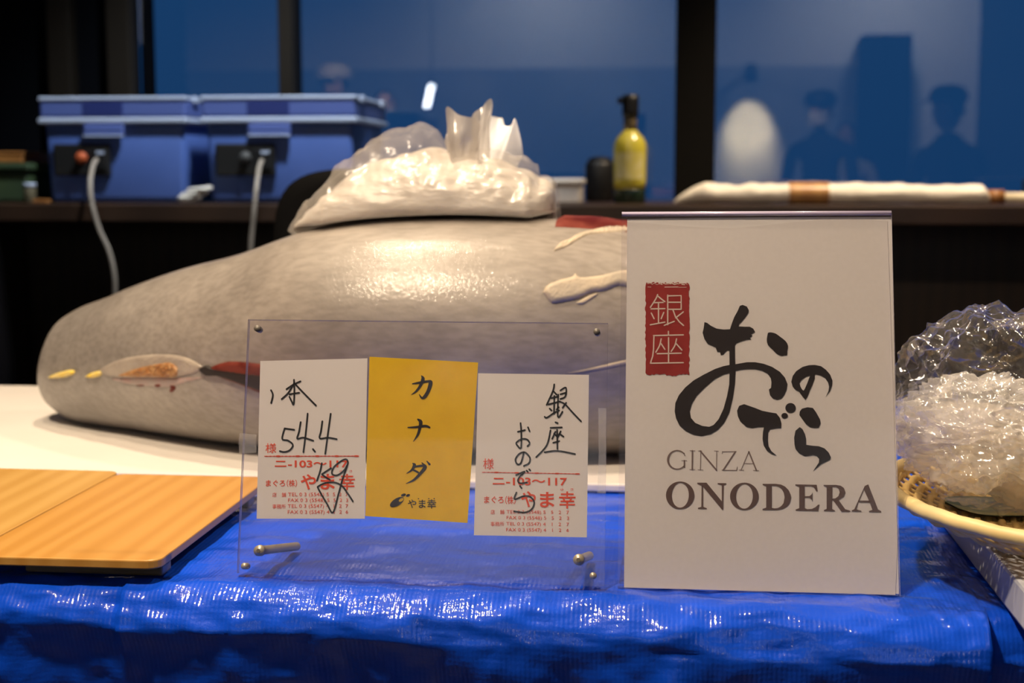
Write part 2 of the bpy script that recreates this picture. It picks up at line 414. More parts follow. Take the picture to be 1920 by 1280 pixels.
# ------------------------------------------------------------------ coolers
M_cool = mat('cooler_blue', (.075, .14, .42), .42, color2=(.085, .155, .46), noise_scale=8)
M_lid = mat('cooler_lid_blue', (.085, .125, .36), .4)
M_gask = mat('cooler_trim_pale', (.42, .48, .62), .4)
M_latch = mat('cooler_latch_blue', (.10, .15, .40), .35)
M_pan = mat('control_panel_black', (.010, .010, .010), .45)
M_knob = mat('orange_knob', (.42, .08, .02), .5)
M_gknob = mat('grey_knob', (.07, .07, .07), .35)
M_cord = mat('beige_cord', (.32, .27, .22), .5)
def cooler(x0, x1, y0, label, knob):
    W = x1 - x0; D = .35; zb, zt = CT, 1.302; zl = zt - .058
    c = thing('portable_cooler', ((x0 + x1) / 2, y0, zb), label, 'cooler', 'blue coolers on the window counter')
    bm = bmesh.new(); bmesh.ops.create_cube(bm, size=1)
    for v in bm.verts:
        k = 1.0 if v.co.z > 0 else .955
        v.co = Vector(((x0 + x1) / 2 + v.co.x * (W - .012) * k, y0 + D / 2 + v.co.y * (D - .012) * k, zb + .003 if v.co.z < 0 else zl))
    bmesh.ops.bevel(bm, geom=list(bm.edges), offset=.012, segments=3, affect='EDGES', profile=.5)
    MB().bm(bm).build('body', M_cool, c, True)
    b = MB(); b.box((x0 - .004, y0 - .006, zl - .004), (x1 + .004, y0 + D + .004, zl + .010), .004)
    b.build('rim', M_gask, c)
    b = MB(); b.box((x0, y0 - .002, zl + .010), (x1, y0 + D, zt - .008), .006); ld = b.build('lid', M_lid, c)
    b = MB(); b.box((x0 - .002, y0 - .005, zt - .010), (x1 + .002, y0 + D + .002, zt), .004); b.build('lid_edge', M_gask, ld)
    M_rec = MATS.get('lid_recess') or mat('lid_recess', (.022, .035, .16), .4)
    MB().box((x0 + .30 * W, y0 - .0035, zl + .014), (x0 + .575 * W, y0 + .002, zt - .012), .001).build('lid_recess', M_rec, ld)
    b = MB(); b.box((x0 + .31 * W, y0 - .012, zl - .034), (x0 + .585 * W, y0 - .001, zl - .006), .004)
    lt = b.build('latch', M_lid, c)
    MB().box((x0 + .31 * W, y0 - .0135, zl - .034), (x0 + .585 * W, y0 - .0115, zl - .030), .0008).build('latch_edge', M_gask, lt)
    for k in (.18, .82):
        MB().box((x1 - .002, y0 + D * k - .016, zt - .014), (x1 + .008, y0 + D * k + .016, zt + .002), .003).build('hinge', M_gask, c)
    px0, px1 = x0 + .085 * W, x0 + .475 * W
    b = MB(); b.box((px0, y0 - .004, zb + .062), (px1, y0 + .012, zb + .136), .004); pn = b.build('control_panel', M_pan, c)
    xf = Matrix.Rotation(PI / 2, 4, 'X')
    kx = x0 + .285 * W
    MB().lathe([(.014, 0), (.014, .003), (.0105, .005), (.010, .014), (.008, .016)], (kx, y0 - .004, zb + .104), 24, 0, xf).build('dial', knob, pn, True)
    MB().box((px0 + .66 * (px1 - px0), y0 - .008, zb + .076), (px0 + .96 * (px1 - px0), y0 - .003, zb + .124), .003).build('socket', M_dark, pn)
    MB().box((px0 + .78 * (px1 - px0), y0 - .010, zb + .112), (px0 + .92 * (px1 - px0), y0 - .007, zb + .119), .001).build('badge', M_gask, pn)
    return c, px0 + .72 * (px1 - px0)
c1, s1 = cooler(-1.463, -1.113, 3.20, 'blue portable cooler with an orange dial on its black control panel', M_knob)
c2, s2 = cooler(-1.075, -.716, 3.20, 'blue portable cooler with a grey dial, behind the black chair back', M_gknob)
def cord(name, pts, r, label, m=None):
    return tag(MB().tube(smooth_path(pts, 8), r, 8).build(name, m or M_cord, None, True), label, 'cord')
P3 = lambda px, py, Y: tuple(ony(px, py, Y))
cord('power_cord', [P3(181, 299, 3.186), P3(174, 312, 3.15), P3(169, 345, 3.10), P3(173, 385, 3.085), P3(186, 430, 3.085), P3(204, 470, 3.085), P3(214, 515, 3.085), P3(215, 560, 3.09), P3(213, 640, 3.1), P3(214, 760, 3.1), P3(220, 1180, 3.1)], .0052,
     'beige cord hanging in a curve from the cooler with the orange dial')
cord('power_cord', [P3(491, 301, 3.186), P3(486, 315, 3.15), P3(481, 350, 3.10), P3(477, 390, 3.085), P3(473, 430, 3.085), P3(470, 470, 3.085), P3(469, 560, 3.09), P3(466, 760, 3.1), P3(460, 1180, 3.1)], .0052,
     'beige cord hanging straight down from the cooler with the grey dial')
# white plug and coiled lead between the coolers
M_white = mat('white_plastic', (.75, .70, .62), .4)
b = MB()
b.box((-1.112, 3.135, CT), (-1.082, 3.165, CT + .022), .006)
pts = [(-1.10 + .022 * math.cos(t * .8) + t * .0015, 3.15 + .016 * math.sin(t * .8), CT + .006 + .0012 * t) for t in range(26)]
b.tube(pts, .0055, 8)
b.tube(smooth_path([(-1.085, 3.15, CT + .02), (-1.072, 3.145, CT + .03), (-1.064, 3.14, CT + .012), (-1.066, 3.14, CT + .028)], 6), .005, 8)
tag(b.build('coiled_plug_lead', M_white, None, True), 'small white coiled plug lead lying on the counter between the two coolers', 'cable')

# ------------------------------------------------------------------ things left of the coolers
M_green = mat('green_crate', (.028, .05, .022), .55, color2=(.04, .065, .025), noise_scale=12)
M_obox = wood('orange_box_wood', (.36, .15, .04), (.28, .11, .03), (.2, 1, 1))
c = thing('green_crate', (-1.66, 3.3, CT), 'dark green crate on the counter end left of the coolers', 'crate')
b = MB(); b.box((-1.80, 3.2, CT), (-1.50, 3.44, CT + .075), .008); b.build('body', M_green, c)
b = MB(); b.box((-1.81, 3.19, CT + .075), (-1.49, 3.45, CT + .092), .005); b.build('lid', M_green, c)
c = thing('wooden_box', (-1.66, 3.3, CT + .092), 'small orange-brown wooden box lying on top of the green crate', 'box')
b = MB(); b.box((-1.77, 3.22, CT + .0925), (-1.52, 3.40, CT + .112), .003); b.build('body', M_obox, c)
b = MB(); b.box((-1.772, 3.218, CT + .1125), (-1.518, 3.402, CT + .119), .002); b.build('lid', M_obox, c)
M_jar = mat('dull_jar', (.10, .085, .05), .4)
c = thing('small_jar', (-1.468, 3.165, CT), 'small dull jar with a pale lid beside the cooler with the orange dial', 'jar')
MB().lathe([(.012, 0), (.014, .003), (.014, .034), (.012, .037)], (-1.478, 3.165, CT), 24).build('body', M_jar, c, True)
MB().lathe([(.0145, .037), (.0145, .044), (.013, .046)], (-1.478, 3.165, CT), 24).build('lid', M_gask, c, True)
tag(MB().box((-1.46, 3.135, CT), (-1.425, 3.16, CT + .009), .002).build('wooden_block', M_obox), 'tiny wooden block at the foot of the cooler with the orange dial', 'block')

# ------------------------------------------------------------------ bottle, tray, black canister
M_oil = mat('yellow_bottle', (.55, .46, .03), .25, color2=(.62, .55, .08), noise_scale=14, coat=.5)
M_bottleglass = mat('dark_green_glass', (.010, .03, .018), .12, coat=.5)
M_neck = mat('bottle_neck_glass', (.16, .12, .06), .12, coat=.6)
bc = Vector((-.098, 3.3, CT))
c = thing('oil_bottle', bc, 'yellow bottle with a black nozzle cap standing by the wide window post', 'bottle')
MB().lathe([(.034, 0), (.037, .003), (.037, .03), (.037, .032)], bc, 32).build('base', M_bottleglass, c, True)
MB().lathe([(.037, .0322), (.0375, .05), (.038, .12), (.037, .136), (.030, .150), (.020, .160), (.0165, .166)], bc, 32).build('body', M_oil, c, True)
MB().lathe([(.0165, .166), (.0155, .185), (.0155, .198)], bc, 24).build('neck', M_neck, c, True)
b = MB(); b.lathe([(.0185, .196), (.0190, .212), (.0195, .232), (.019, .245), (.012, .247)], bc, 24)
b.box((bc.x - .030, bc.y - .008, bc.z + .226), (bc.x - .005, bc.y + .008, bc.z + .240), .003)
b.build('nozzle_cap', M_dark, c, True)
M_label = mat('bottle_label', (.66, .60, .30), .5, color2=(.60, .52, .12), noise_scale=30)
v = []; f = []
for k in range(17):
    a = -PI / 2 - .9 + 1.8 * k / 16
    for z in (.055, .115): v.append((bc.x + .0388 * math.cos(a), bc.y + .0388 * math.sin(a), bc.z + z))
f = [(2 * k, 2 * k + 2, 2 * k + 3, 2 * k + 1) for k in range(16)]
link('label', v, f, M_label, c, True)
M_tray = mat('white_tray', (.58, .52, .47), .5)
M_traylid = mat('tray_lid', (.78, .72, .64), .45)
c = thing('food_container', (-.235, 3.28, CT), 'low white lidded container on the counter just behind the ice bag', 'container')
MB().box((-.33, 3.2, CT), (-.205, 3.33, CT + .044), .005).build('body', M_tray, c)
MB().box((-.335, 3.195, CT + .044), (-.20, 3.335, CT + .056), .004).build('lid', M_traylid, c)
c = thing('black_canister', (-.18, 3.5, CT), 'black rounded canister standing behind the yellow bottle near the glass', 'canister')
MB().lathe([(.030, 0), (.036, .004), (.036, .088), (.030, .100)], (-.178, 3.52, CT), 28).build('body', M_dark, c, True)
MB().lathe([(.030, .100), (.026, .106), (.010, .110)], (-.178, 3.52, CT), 28).build('lid', M_dark, c, True)

# ------------------------------------------------------------------ long knife wrapped in white cloth
M_cloth = mat('white_cloth', (.88, .82, .72), .8, bump=.5, bump_scale=60, bump_dist=.004)
M_band = wood('wood_band', (.50, .27, .09), (.42, .21, .07), (1, 1, .3))
M_handle = mat('pale_handle', (.80, .70, .50), .45)
M_ferr = mat('brown_ferrule', (.30, .13, .04), .45)
c = thing('wrapped_knife', (.4, 3.25, CT), 'long knife wrapped in white cloth with a brown band, lying along the counter', 'knife')
v = []; f = []; nx, nt = 160, 24
x0, x1 = ony(1263, 370, 3.25).x, ony(1858, 370, 3.25).x
for i in range(nx + 1):
    t = i / nx; x = x0 + (x1 - x0) * t
    env = min(1, (t / .10) ** .7 if t > 0 else 0) * min(1, ((1 - t) / .03) ** .5 if t < 1 else 0)
    hh = .0215 * env * (1 + .16 * N(x * 9, 1.3) + .10 * N(x * 31, 6.1)) + .0008
    for k in range(nt):
        a = 2 * PI * k / nt
        rr = 1 + .10 * N(x * 25 + 3, math.cos(a) * 1.5, math.sin(a) * 1.5)
        z = CT + .001 + hh + hh * rr * math.sin(a)
        v.append((x, 3.25 + 1.5 * hh * rr * math.cos(a), max(CT + .0005, z)))
for i in range(nx):
    for k in range(nt): f.append((i * nt + k, i * nt + (k + 1) % nt, (i + 1) * nt + (k + 1) % nt, (i + 1) * nt + k))
f.append(tuple(range(nt))); f.append(tuple(nx * nt + k for k in range(nt))[::-1])
link('cloth_wrap', v, f, M_cloth, c, True)
bx0, bx1 = ony(1478, 370, 3.25).x, ony(1552, 370, 3.25).x
b = MB()
b.bm((lambda bm: bm)(bmesh.new())) if False else None
ring = [(.036 * math.cos(2 * PI * k / 40), .0255 * math.sin(2 * PI * k / 40)) for k in range(40)]
v = [(x, 3.25 + a, max(CT + .0003, CT + .0235 + z)) for x in (bx0, bx1) for a, z in ring]
f = [(k, (k + 1) % 40, 40 + (k + 1) % 40, 40 + k) for k in range(40)] + [tuple(range(40)), tuple(range(40, 80))[::-1]]
link('band', v, f, M_band, c, False)
hx0, hx1, hx2 = x1 - .006, ony(1882, 365, 3.25).x, ony(1990, 365, 3.25).x
MB().tube([(hx0, 3.25, CT + .0165), (hx1, 3.25, CT + .0165)], .0155, 20).build('ferrule', M_ferr, c, True)
MB().tube([(hx1, 3.25, CT + .0145), (hx2, 3.25, CT + .0145)], .0115, 20).build('handle', M_handle, c, True)
c = thing('black_case', (.84, 3.5, CT), 'small black case behind the pale handle of the wrapped knife', 'case')
MB().box((.835, 3.45, CT), (1.02, 3.56, CT + .056), .006).build('body', M_dark, c)
MB().box((.845, 3.444, CT + .034), (.862, 3.45, CT + .046), .002).build('clasp', M_knob, c)

# ------------------------------------------------------------------ chairs between table and counter
def chair(loc, rot, label, m, top=1.13, wid=.42):
    c = thing('black_chair', loc, label, 'chair', 'dark chairs between table and counter')
    R = Matrix.Translation(Vector(loc)) @ Matrix.Rotation(rot, 4, 'Z')
    def put(mb, name, mm, sm=True):
        mb.v = [R @ x for x in mb.v]; return mb.build(name, mm, c, sm)
    # curved backrest shell with rounded corners
    v = []; f = []; nx, nz = 24, 20; zb = top - .42
    def shell(off):
        r = []
        for j in range(nz + 1):
            for i in range(nx + 1):
                u = i / nx * 2 - 1; w_ = j / nz * 2 - 1
                k = (abs(u) ** 5 + abs(w_) ** 5) ** .2 or 1; mx = max(abs(u), abs(w_)) or 1
                u2, w2 = u * mx / k, w_ * mx / k
                r.append(Vector((u2 * wid / 2, -.05 * u2 * u2 + off + .05 * (w2 + 1) / 2, zb + (w2 + 1) / 2 * (top - zb))))
        return r
    A, B = shell(.20), shell(.225); n1 = len(A)
    q = lambda i, j: j * (nx + 1) + i
    for j in range(nz):
        for i in range(nx):
            f.append((q(i, j), q(i + 1, j), q(i + 1, j + 1), q(i, j + 1))); f.append((n1 + q(i, j), n1 + q(i, j + 1), n1 + q(i + 1, j + 1), n1 + q(i + 1, j)))
    rim = [q(i, 0) for i in range(nx)] + [q(nx, j) for j in range(nz)] + [q(i, nz) for i in range(nx, 0, -1)] + [q(0, j) for j in range(nz, 0, -1)]
    for a, b_ in zip(rim, rim[1:] + rim[:1]): f.append((a, n1 + a, n1 + b_, b_))
    put(MB().add(A + B, f), 'backrest', m)
    st = top - .50
    put(MB().box((-.22, -.23, st - .035), (.22, .21, st), .016), 'seat', m)
    for sx in (-1, 1):
        put(MB().tube(smooth_path([(sx * .17, .19, st - .02), (sx * .17, .235, st + .08), (sx * .165, .228, top - .30)], 5), .010, 10), 'back_support', M_chrome)
        for sy in (-1, 1):
            put(MB().tube([(sx * .18, sy * .18, st - .03), (sx * .215, sy * .215, .008)], [.011, .009], 10), 'leg', M_chrome)
    put(MB().tube([(-.205, -.205, .22), (.205, -.205, .22)], .008, 8), 'footrest', M_chrome)
    return c
chair((-.415, 2.38, 0), PI + .10, 'black chair with a rounded back behind the tuna, hiding the cooler with the grey dial', M_chair, 1.132, .44)
chair((-1.23, 2.42, 0), PI - .25, 'dark chair at the left edge, its back below the green crate', M_chair_b, 1.12, .42)

# ------------------------------------------------------------------ table, tarp, white sheet
M_tablewood = mat('table_laminate', (.35, .32, .28), .5)
TZ = .80
c = thing('display_table', (-.2, 1.5, 0), 'long display table hidden under the blue tarp', 'table')
MB().box((-1.6, 1.09, .755), (1.3, 1.985, TZ - .006), .004).build('tabletop', M_tablewood, c)
for x in (-1.53, 1.23):
    for y in (1.16, 1.92): MB().box((x - .025, y - .025, 0), (x + .025, y + .025, .755), .003).build('leg', M_chrome, c)

def tarp_material():
    m = bpy.data.materials.new('blue_tarp_sheet'); m.use_nodes = True
    n, l = nodes_of(m); p = n['Principled BSDF']
    p.inputs['Base Color'].default_value = (.008, .075, .62, 1)
    p.inputs['Roughness'].default_value = .42; p.inputs['Specular IOR Level'].default_value = .10
    p.inputs['Coat Weight'].default_value = 1.0; p.inputs['Coat Roughness'].default_value = .05; p.inputs['Coat IOR'].default_value = 1.45
    uv = n.new('ShaderNodeUVMap'); uv.uv_map = 'UVMap'
    sx = n.new('ShaderNodeSeparateXYZ'); l.new(uv.outputs[0], sx.inputs[0])
    def sine(out, k):
        a = n.new('ShaderNodeMath'); a.operation = 'MULTIPLY'; a.inputs[1].default_value = k; l.new(out, a.inputs[0])
        s_ = n.new('ShaderNodeMath'); s_.operation = 'SINE'; l.new(a.outputs[0], s_.inputs[0]); return s_.outputs[0]
    a = sine(sx.outputs['X'], 2 * PI / .0036); b_ = sine(sx.outputs['Y'], 2 * PI / .0046)
    mu = n.new('ShaderNodeMath'); mu.operation = 'MULTIPLY_ADD'; mu.inputs[1].default_value = .45; l.new(b_, mu.inputs[0]); l.new(a, mu.inputs[2])
    ns = n.new('ShaderNodeTexNoise'); ns.inputs['Scale'].default_value = 55; ns.inputs['Detail'].default_value = 5; ns.inputs['Roughness'].default_value = .6
    l.new(uv.outputs[0], ns.inputs['Vector'])
    bp1 = n.new('ShaderNodeBump'); bp1.inputs['Strength'].default_value = .30; bp1.inputs['Distance'].default_value = .0035; l.new(ns.outputs[0], bp1.inputs['Height'])
    bp2 = n.new('ShaderNodeBump'); bp2.inputs['Strength'].default_value = .17; bp2.inputs['Distance'].default_value = .0003
    l.new(mu.outputs[0], bp2.inputs['Height']); l.new(bp1.outputs[0], bp2.inputs['Normal'])
    l.new(bp2.outputs[0], p.inputs['Normal']); l.new(bp2.outputs[0], p.inputs['Coat Normal'])
    # slight shade differences between woven strips
    n2 = n.new('ShaderNodeTexNoise'); n2.inputs['Scale'].default_value = 9; l.new(uv.outputs[0], n2.inputs['Vector'])
    r = n.new('ShaderNodeValToRGB'); r.color_ramp.elements[0].color = (.003, .062, .60, 1); r.color_ramp.elements[1].color = (.004, .078, .74, 1)
    l.new(n2.outputs[0], r.inputs[0]); l.new(r.outputs[0], p.inputs['Base Color'])
    return m
M_tarp = tarp_material()
def tarp_mesh():
    XL, XR = -1.62, 1.32
    # columns: finer inside the picture
    xs = []
    x = XL
    while x < XR:
        xs.append(x); x += .0036 if -.75 < x < .55 else .03
    xs.append(XR)
    v = []; f = []; uv = []
    R = .034
    xa = onz(244, 1105, .79).x; xb = ony(1880, 1190, 1.0).x      # the overlay flap runs between these
    cols = None
    for x in xs:
        on = 1.0 if xa < x < xb else 0.0
        yf = 1.040 + .004 * N(x * 6, 2.2) - .006 * on + (.004 * N(x * 17, 5.1)) - .018 * max(0, min(1, (x + .05) / .3)) * on
        droop = .012 * N(x * 4.2, 9.3) + .008 * N(x * 11, 3.3)
        col = []; s = 0.0
        ys = [2.02, 1.9, 1.75, 1.6, 1.45] + [1.43 - .004 * k for k in range(int((1.43 - yf - R) / .004))]
        for y in ys:
            e = max(0, min(1, (1.40 - y) / .05)); hl = max(0, min(1, (y - yf) / .12))
            z = TZ + e * (.0012 * N(x * 14, y * 22, 1) + .0014 * N(x * 30, y * 40, 4)) + (.0016 * on if y < 1.3 else 0)
            edge = max(0, 1 - (y - yf - R) / .05)
            z += edge * (-.002 + .0040 * N(x * 16, y * 12, 7) + .004 * (abs(N(x * 19 + y * 16, y * 26 - x * 7, 5)) - .2)) + .0035 * e * hl * (abs(N(x * 9 + y * 13, y * 17 - x * 6, 15)) - .2)
            col.append(Vector((x, y, z)))
        for k in range(1, 21):
            a = PI / 2 * k / 20
            rr = R * (1 + .25 * N(x * 13, k * .08, 2.5)) if k < 20 else R
            z0 = TZ - R + (.0016 * on) + droop * .25 * (k / 20)
            col.append(Vector((x, yf + R - rr * math.sin(a) - .002 * N(x * 40, k * .28, 8) , z0 + R * math.cos(a) - .0018 * N(x * 45, k * .25, 3))))
        zz = col[-1].z; k = 0
        while zz > .34:
            zz -= .004 if zz > .68 else .03; k += 1
            d = TZ - R - zz
            tuck = -.030 * max(0, min(1, d / .06)) * (.75 + .6 * N(x * 3.5, 4.4)) * (.55 + .45 * on)
            fold = .010 * N(x * 9 + d * 4, d * 7, 6.6) + .006 * N(x * 24, d * 16, 2.1) + .0015 * N(x * 60, d * 60, 1.1)
            fold += .009 * (abs(N(x * 7 + d * 9, d * 10 - x * 5, 12.1)) - .22) + .004 * (abs(N(x * 21 - d * 14, d * 20 + x * 9, 3.7)) - .2)
            fold *= min(1, d / .03 + .15)
            col.append(Vector((x, yf - tuck + fold * 1.1 - .0, zz)))
        cols = len(col) if cols is None else min(cols, len(col))
        v.append(col)
    n_ = max(len(q) for q in v)
    V = []; UV = []
    for i, col in enumerate(v):
        while len(col) < n_:                # pad at the flat part
            col.insert(6, (col[5] + col[6]) / 2)
        s = 0
        for j, p_ in enumerate(col):
            if j: s += (col[j] - col[j - 1]).length
            V.append(p_); UV.append((p_.x, s))
    nc = len(v); base = [p.copy() for p in V]
    for i in range(1, nc - 1):
        for j in range(7, n_ - 1):
            q = i * n_ + j; p = base[q]
            if not (-.75 < p.x < .55): continue
            nn = (base[q + n_] - base[q - n_]).cross(base[q + 1] - base[q - 1])
            if nn.length < 1e-12: continue
            nn.normalize(); nn = -nn if nn.z - nn.y < 0 else nn
            sx_, sy_ = UV[q]
            near = max(0.0, 1 - abs(p.y - 1.05) / .10) if p.z > .70 else .35
            V[q] = p + nn * ((.0004 + .0007 * near) * N(sx_ * 75, sy_ * 75, 1.7) + (.0003 + .0006 * near) * (abs(N(sx_ * 38 + sy_ * 20, sy_ * 44, 9)) - .2) + .00022 * N(sx_ * 190, sy_ * 150, 4.4))
    for i in range(len(v) - 1):
        for j in range(n_ - 1):
            a = i * n_ + j; f.append((a, a + 1, a + n_ + 1, a + n_))
    return link('blue_tarp', V, f, M_tarp, None, True, uv=UV)
tarp = tag(tarp_mesh(), 'shiny blue woven tarp draped over the table front with creases', 'tarp')

M_sheet = mat('white_sheet', (.73, .695, .66), .55, color2=(.69, .645, .605), noise_scale=4, bump=.15, bump_scale=25)
c = MB(); c.box((-1.6, 1.418, TZ + .0015), (.20, 2.005, TZ + .010), .002)
tag(c.build('white_board', M_sheet), 'broad white sheet-covered board under the tuna', 'board')

# ------------------------------------------------------------------ tuna
# rows: X, centre z, radius, centre Y
FISH = [(-.792, .886, .030, 1.735), (-.786, .886, .046, 1.733), (-.775, .884, .058, 1.729), (-.744, .8835, .0725, 1.720), (-.696, .890, .080, 1.691), (-.654, .898, .088, 1.672), (-.572, .911, .101, 1.630),
        (-.491, .921, .111, 1.592), (-.395, .936, .126, 1.570), (-.272, .942, .132, 1.566), (-.153, .942, .132, 1.573), (-.055, .939, .129, 1.588), (.025, .933, .123, 1.605), (.10, .925, .115, 1.62)]
def fish_at(x): return interp(FISH, x)
def fish_top(x, y):
    zc, r, yc = fish_at(max(-.79, min(.10, x)))
    r += .0060
    q = r * r - ((y - yc) / .98) ** 2
    return zc + (math.sqrt(q) if q > 0 else -math.sqrt(-q))
def tuna_material():
    m = mat('tuna_skin', (.242, .222, .208), .48, color2=(.296, .274, .257), noise_scale=9, stretch=(1, 1, 1), bump=.22, bump_scale=260, coat=.45, contrast=(.3, .7), bump_dist=.0010)
    n, l = nodes_of(m); p = n['Principled BSDF']
    p.inputs['Coat Roughness'].default_value = .13
    t = n.new('ShaderNodeTexCoord')
    mp = n.new('ShaderNodeMapping'); mp.inputs['Scale'].default_value = (30, 110, 110); mp.inputs['Rotation'].default_value = (0, .45, 0)
    l.new(t.outputs['Object'], mp.inputs[0])
    st = n.new('ShaderNodeTexNoise'); st.inputs['Scale'].default_value = 1.6; st.inputs['Detail'].default_value = 5; l.new(mp.outputs[0], st.inputs['Vector'])
    r = n.new('ShaderNodeValToRGB'); r.color_ramp.elements[0].color = (.86, .855, .85, 1); r.color_ramp.elements[1].color = (1.10, 1.10, 1.10, 1)
    r.color_ramp.elements[0].position = .36; r.color_ramp.elements[1].position = .62
    l.new(st.outputs[0], r.inputs[0])
    mx = n.new('ShaderNodeMix'); mx.data_type = 'RGBA'; mx.blend_type = 'MULTIPLY'; mx.inputs[0].default_value = 1.0
    old = p.inputs['Base Color'].links[0].from_socket
    l.new(old, mx.inputs[6]); l.new(r.outputs[0], mx.inputs[7])
    # light falloff along the fish in the colour: paler tail half, darker head end
    sx = n.new('ShaderNodeSeparateXYZ'); l.new(t.outputs['Object'], sx.inputs[0])
    nn = n.new('ShaderNodeTexNoise'); nn.inputs['Scale'].default_value = 7; l.new(t.outputs['Object'], nn.inputs['Vector'])
    ad = n.new('ShaderNodeMath'); ad.operation = 'MULTIPLY_ADD'; ad.inputs[1].default_value = .35; l.new(nn.outputs[0], ad.inputs[0]); l.new(sx.outputs['X'], ad.inputs[2])
    r2 = n.new('ShaderNodeValToRGB'); r2.color_ramp.elements[0].color = (1.04, 1.03, 1.02, 1); r2.color_ramp.elements[1].color = (.93, .89, .84, 1)
    mr = n.new('ShaderNodeMapRange'); mr.inputs[1].default_value = -.62; mr.inputs[2].default_value = -.15; l.new(ad.outputs[0], mr.inputs[0])
    l.new(mr.outputs[0], r2.inputs[0])
    m2 = n.new('ShaderNodeMix'); m2.data_type = 'RGBA'; m2.blend_type = 'MULTIPLY'; m2.inputs[0].default_value = 1.0
    l.new(mx.outputs[2], m2.inputs[6]); l.new(r2.outputs[0], m2.inputs[7]); 
    # grey blotches of the skin, strongest on the tail half
    n3 = n.new('ShaderNodeTexNoise'); n3.inputs['Scale'].default_value = 6.5; n3.inputs['Detail'].default_value = 3; l.new(t.outputs['Object'], n3.inputs['Vector'])
    r3 = n.new('ShaderNodeValToRGB'); r3.color_ramp.elements[0].color = (.70, .69, .69, 1); r3.color_ramp.elements[1].color = (1.08, 1.08, 1.08, 1)
    r3.color_ramp.elements[0].position = .38; r3.color_ramp.elements[1].position = .56
    l.new(n3.outputs[0], r3.inputs[0])
    m3 = n.new('ShaderNodeMix'); m3.data_type = 'RGBA'; m3.blend_type = 'MULTIPLY'; m3.inputs[0].default_value = .8
    l.new(m2.outputs[2], m3.inputs[6]); l.new(r3.outputs[0], m3.inputs[7]); l.new(m3.outputs[2], p.inputs['Base Color'])
    # wet sparkle
    n4 = n.new('ShaderNodeTexNoise'); n4.inputs['Scale'].default_value = 330; n4.inputs['Detail'].default_value = 2; l.new(t.outputs['Object'], n4.inputs['Vector'])
    b4 = n.new('ShaderNodeBump'); b4.inputs['Strength'].default_value = .55; b4.inputs['Distance'].default_value = .0011
    l.new(n4.outputs[0], b4.inputs['Height']); l.new(b4.outputs[0], p.inputs['Coat Normal'])
    return m
M_tuna = tuna_material()
tuna = thing('tuna', (-.35, 1.6, TZ + .01), 'large silver-grey headless tuna lying on the white board', 'fish')
v = []; f = []; nx, nt = 260, 96
for i in range(nx + 1):
    t = i / nx; x = -.792 + (.10 + .792) * (t ** 1.15)
    zc, r, yc = fish_at(x)
    for k in range(nt):
        a = 2 * PI * k / nt
        ca, sa = math.cos(a), math.sin(a)
        rr = r * (1 + .012 * N(x * 9, ca * 1.2, sa * 1.2))
        z = zc + rr * sa
        v.append(Vector((x + .010 * sa * max(0, min(1, (-.70 - x) / .09)), yc + .98 * rr * ca, max(TZ + .0105, z))))
for i in range(nx):
    for k in range(nt): f.append((i * nt + k, (i + 1) * nt + k, (i + 1) * nt + (k + 1) % nt, i * nt + (k + 1) % nt))
f.append(tuple(range(nt))); f.append(tuple(nx * nt + k for k in range(nt))[::-1])
skin = link('body', v, f, M_tuna, tuna, True)
BV = BVHTree.FromPolygons(v, f)
M_flesh = mat('red_flesh', (.075, .006, .005), .5, color2=(.17, .035, .024), noise_scale=40, spec=.2)
M_pale = mat('pale_flesh', (.40, .345, .29), .4, color2=(.30, .255, .22), noise_scale=45, coat=.3, stretch=(.4, 1, 1))
M_brown = mat('brown_flesh', (.30, .12, .035), .45, color2=(.46, .26, .11), noise_scale=110, bump=.6, bump_scale=220, bump_dist=.003)
M_pink = mat('pink_skin', (.42, .27, .25), .4, color2=(.36, .30, .28), noise_scale=60, coat=.3)
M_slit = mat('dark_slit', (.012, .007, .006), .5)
M_finlet = mat('yellow_finlet', (.80, .58, .06), .45, color2=(.75, .60, .25), noise_scale=120)
M_cream = mat('cream_fin_base', (.52, .43, .32), .6, color2=(.36, .31, .25), noise_scale=34, bump=.3, bump_scale=90)
xf_r = (lambda x, t=None: None)
def inside(p, poly):
    c_ = False; j = len(poly) - 1
    for i in range(len(poly)):
        if (poly[i][1] > p[1]) != (poly[j][1] > p[1]) and p[0] < (poly[j][0] - poly[i][0]) * (p[1] - poly[i][1]) / (poly[j][1] - poly[i][1]) + poly[i][0]: c_ = not c_
        j = i
    return c_
def edge_d(p, poly):
    best = 1e9
    for a, b_ in zip(poly, poly[1:] + poly[:1]):
        dx, dy = b_[0] - a[0], b_[1] - a[1]; t = max(0, min(1, ((p[0] - a[0]) * dx + (p[1] - a[1]) * dy) / ((dx * dx + dy * dy) or 1)))
        best = min(best, math.hypot(p[0] - a[0] - t * dx, p[1] - a[1] - t * dy))
    return best
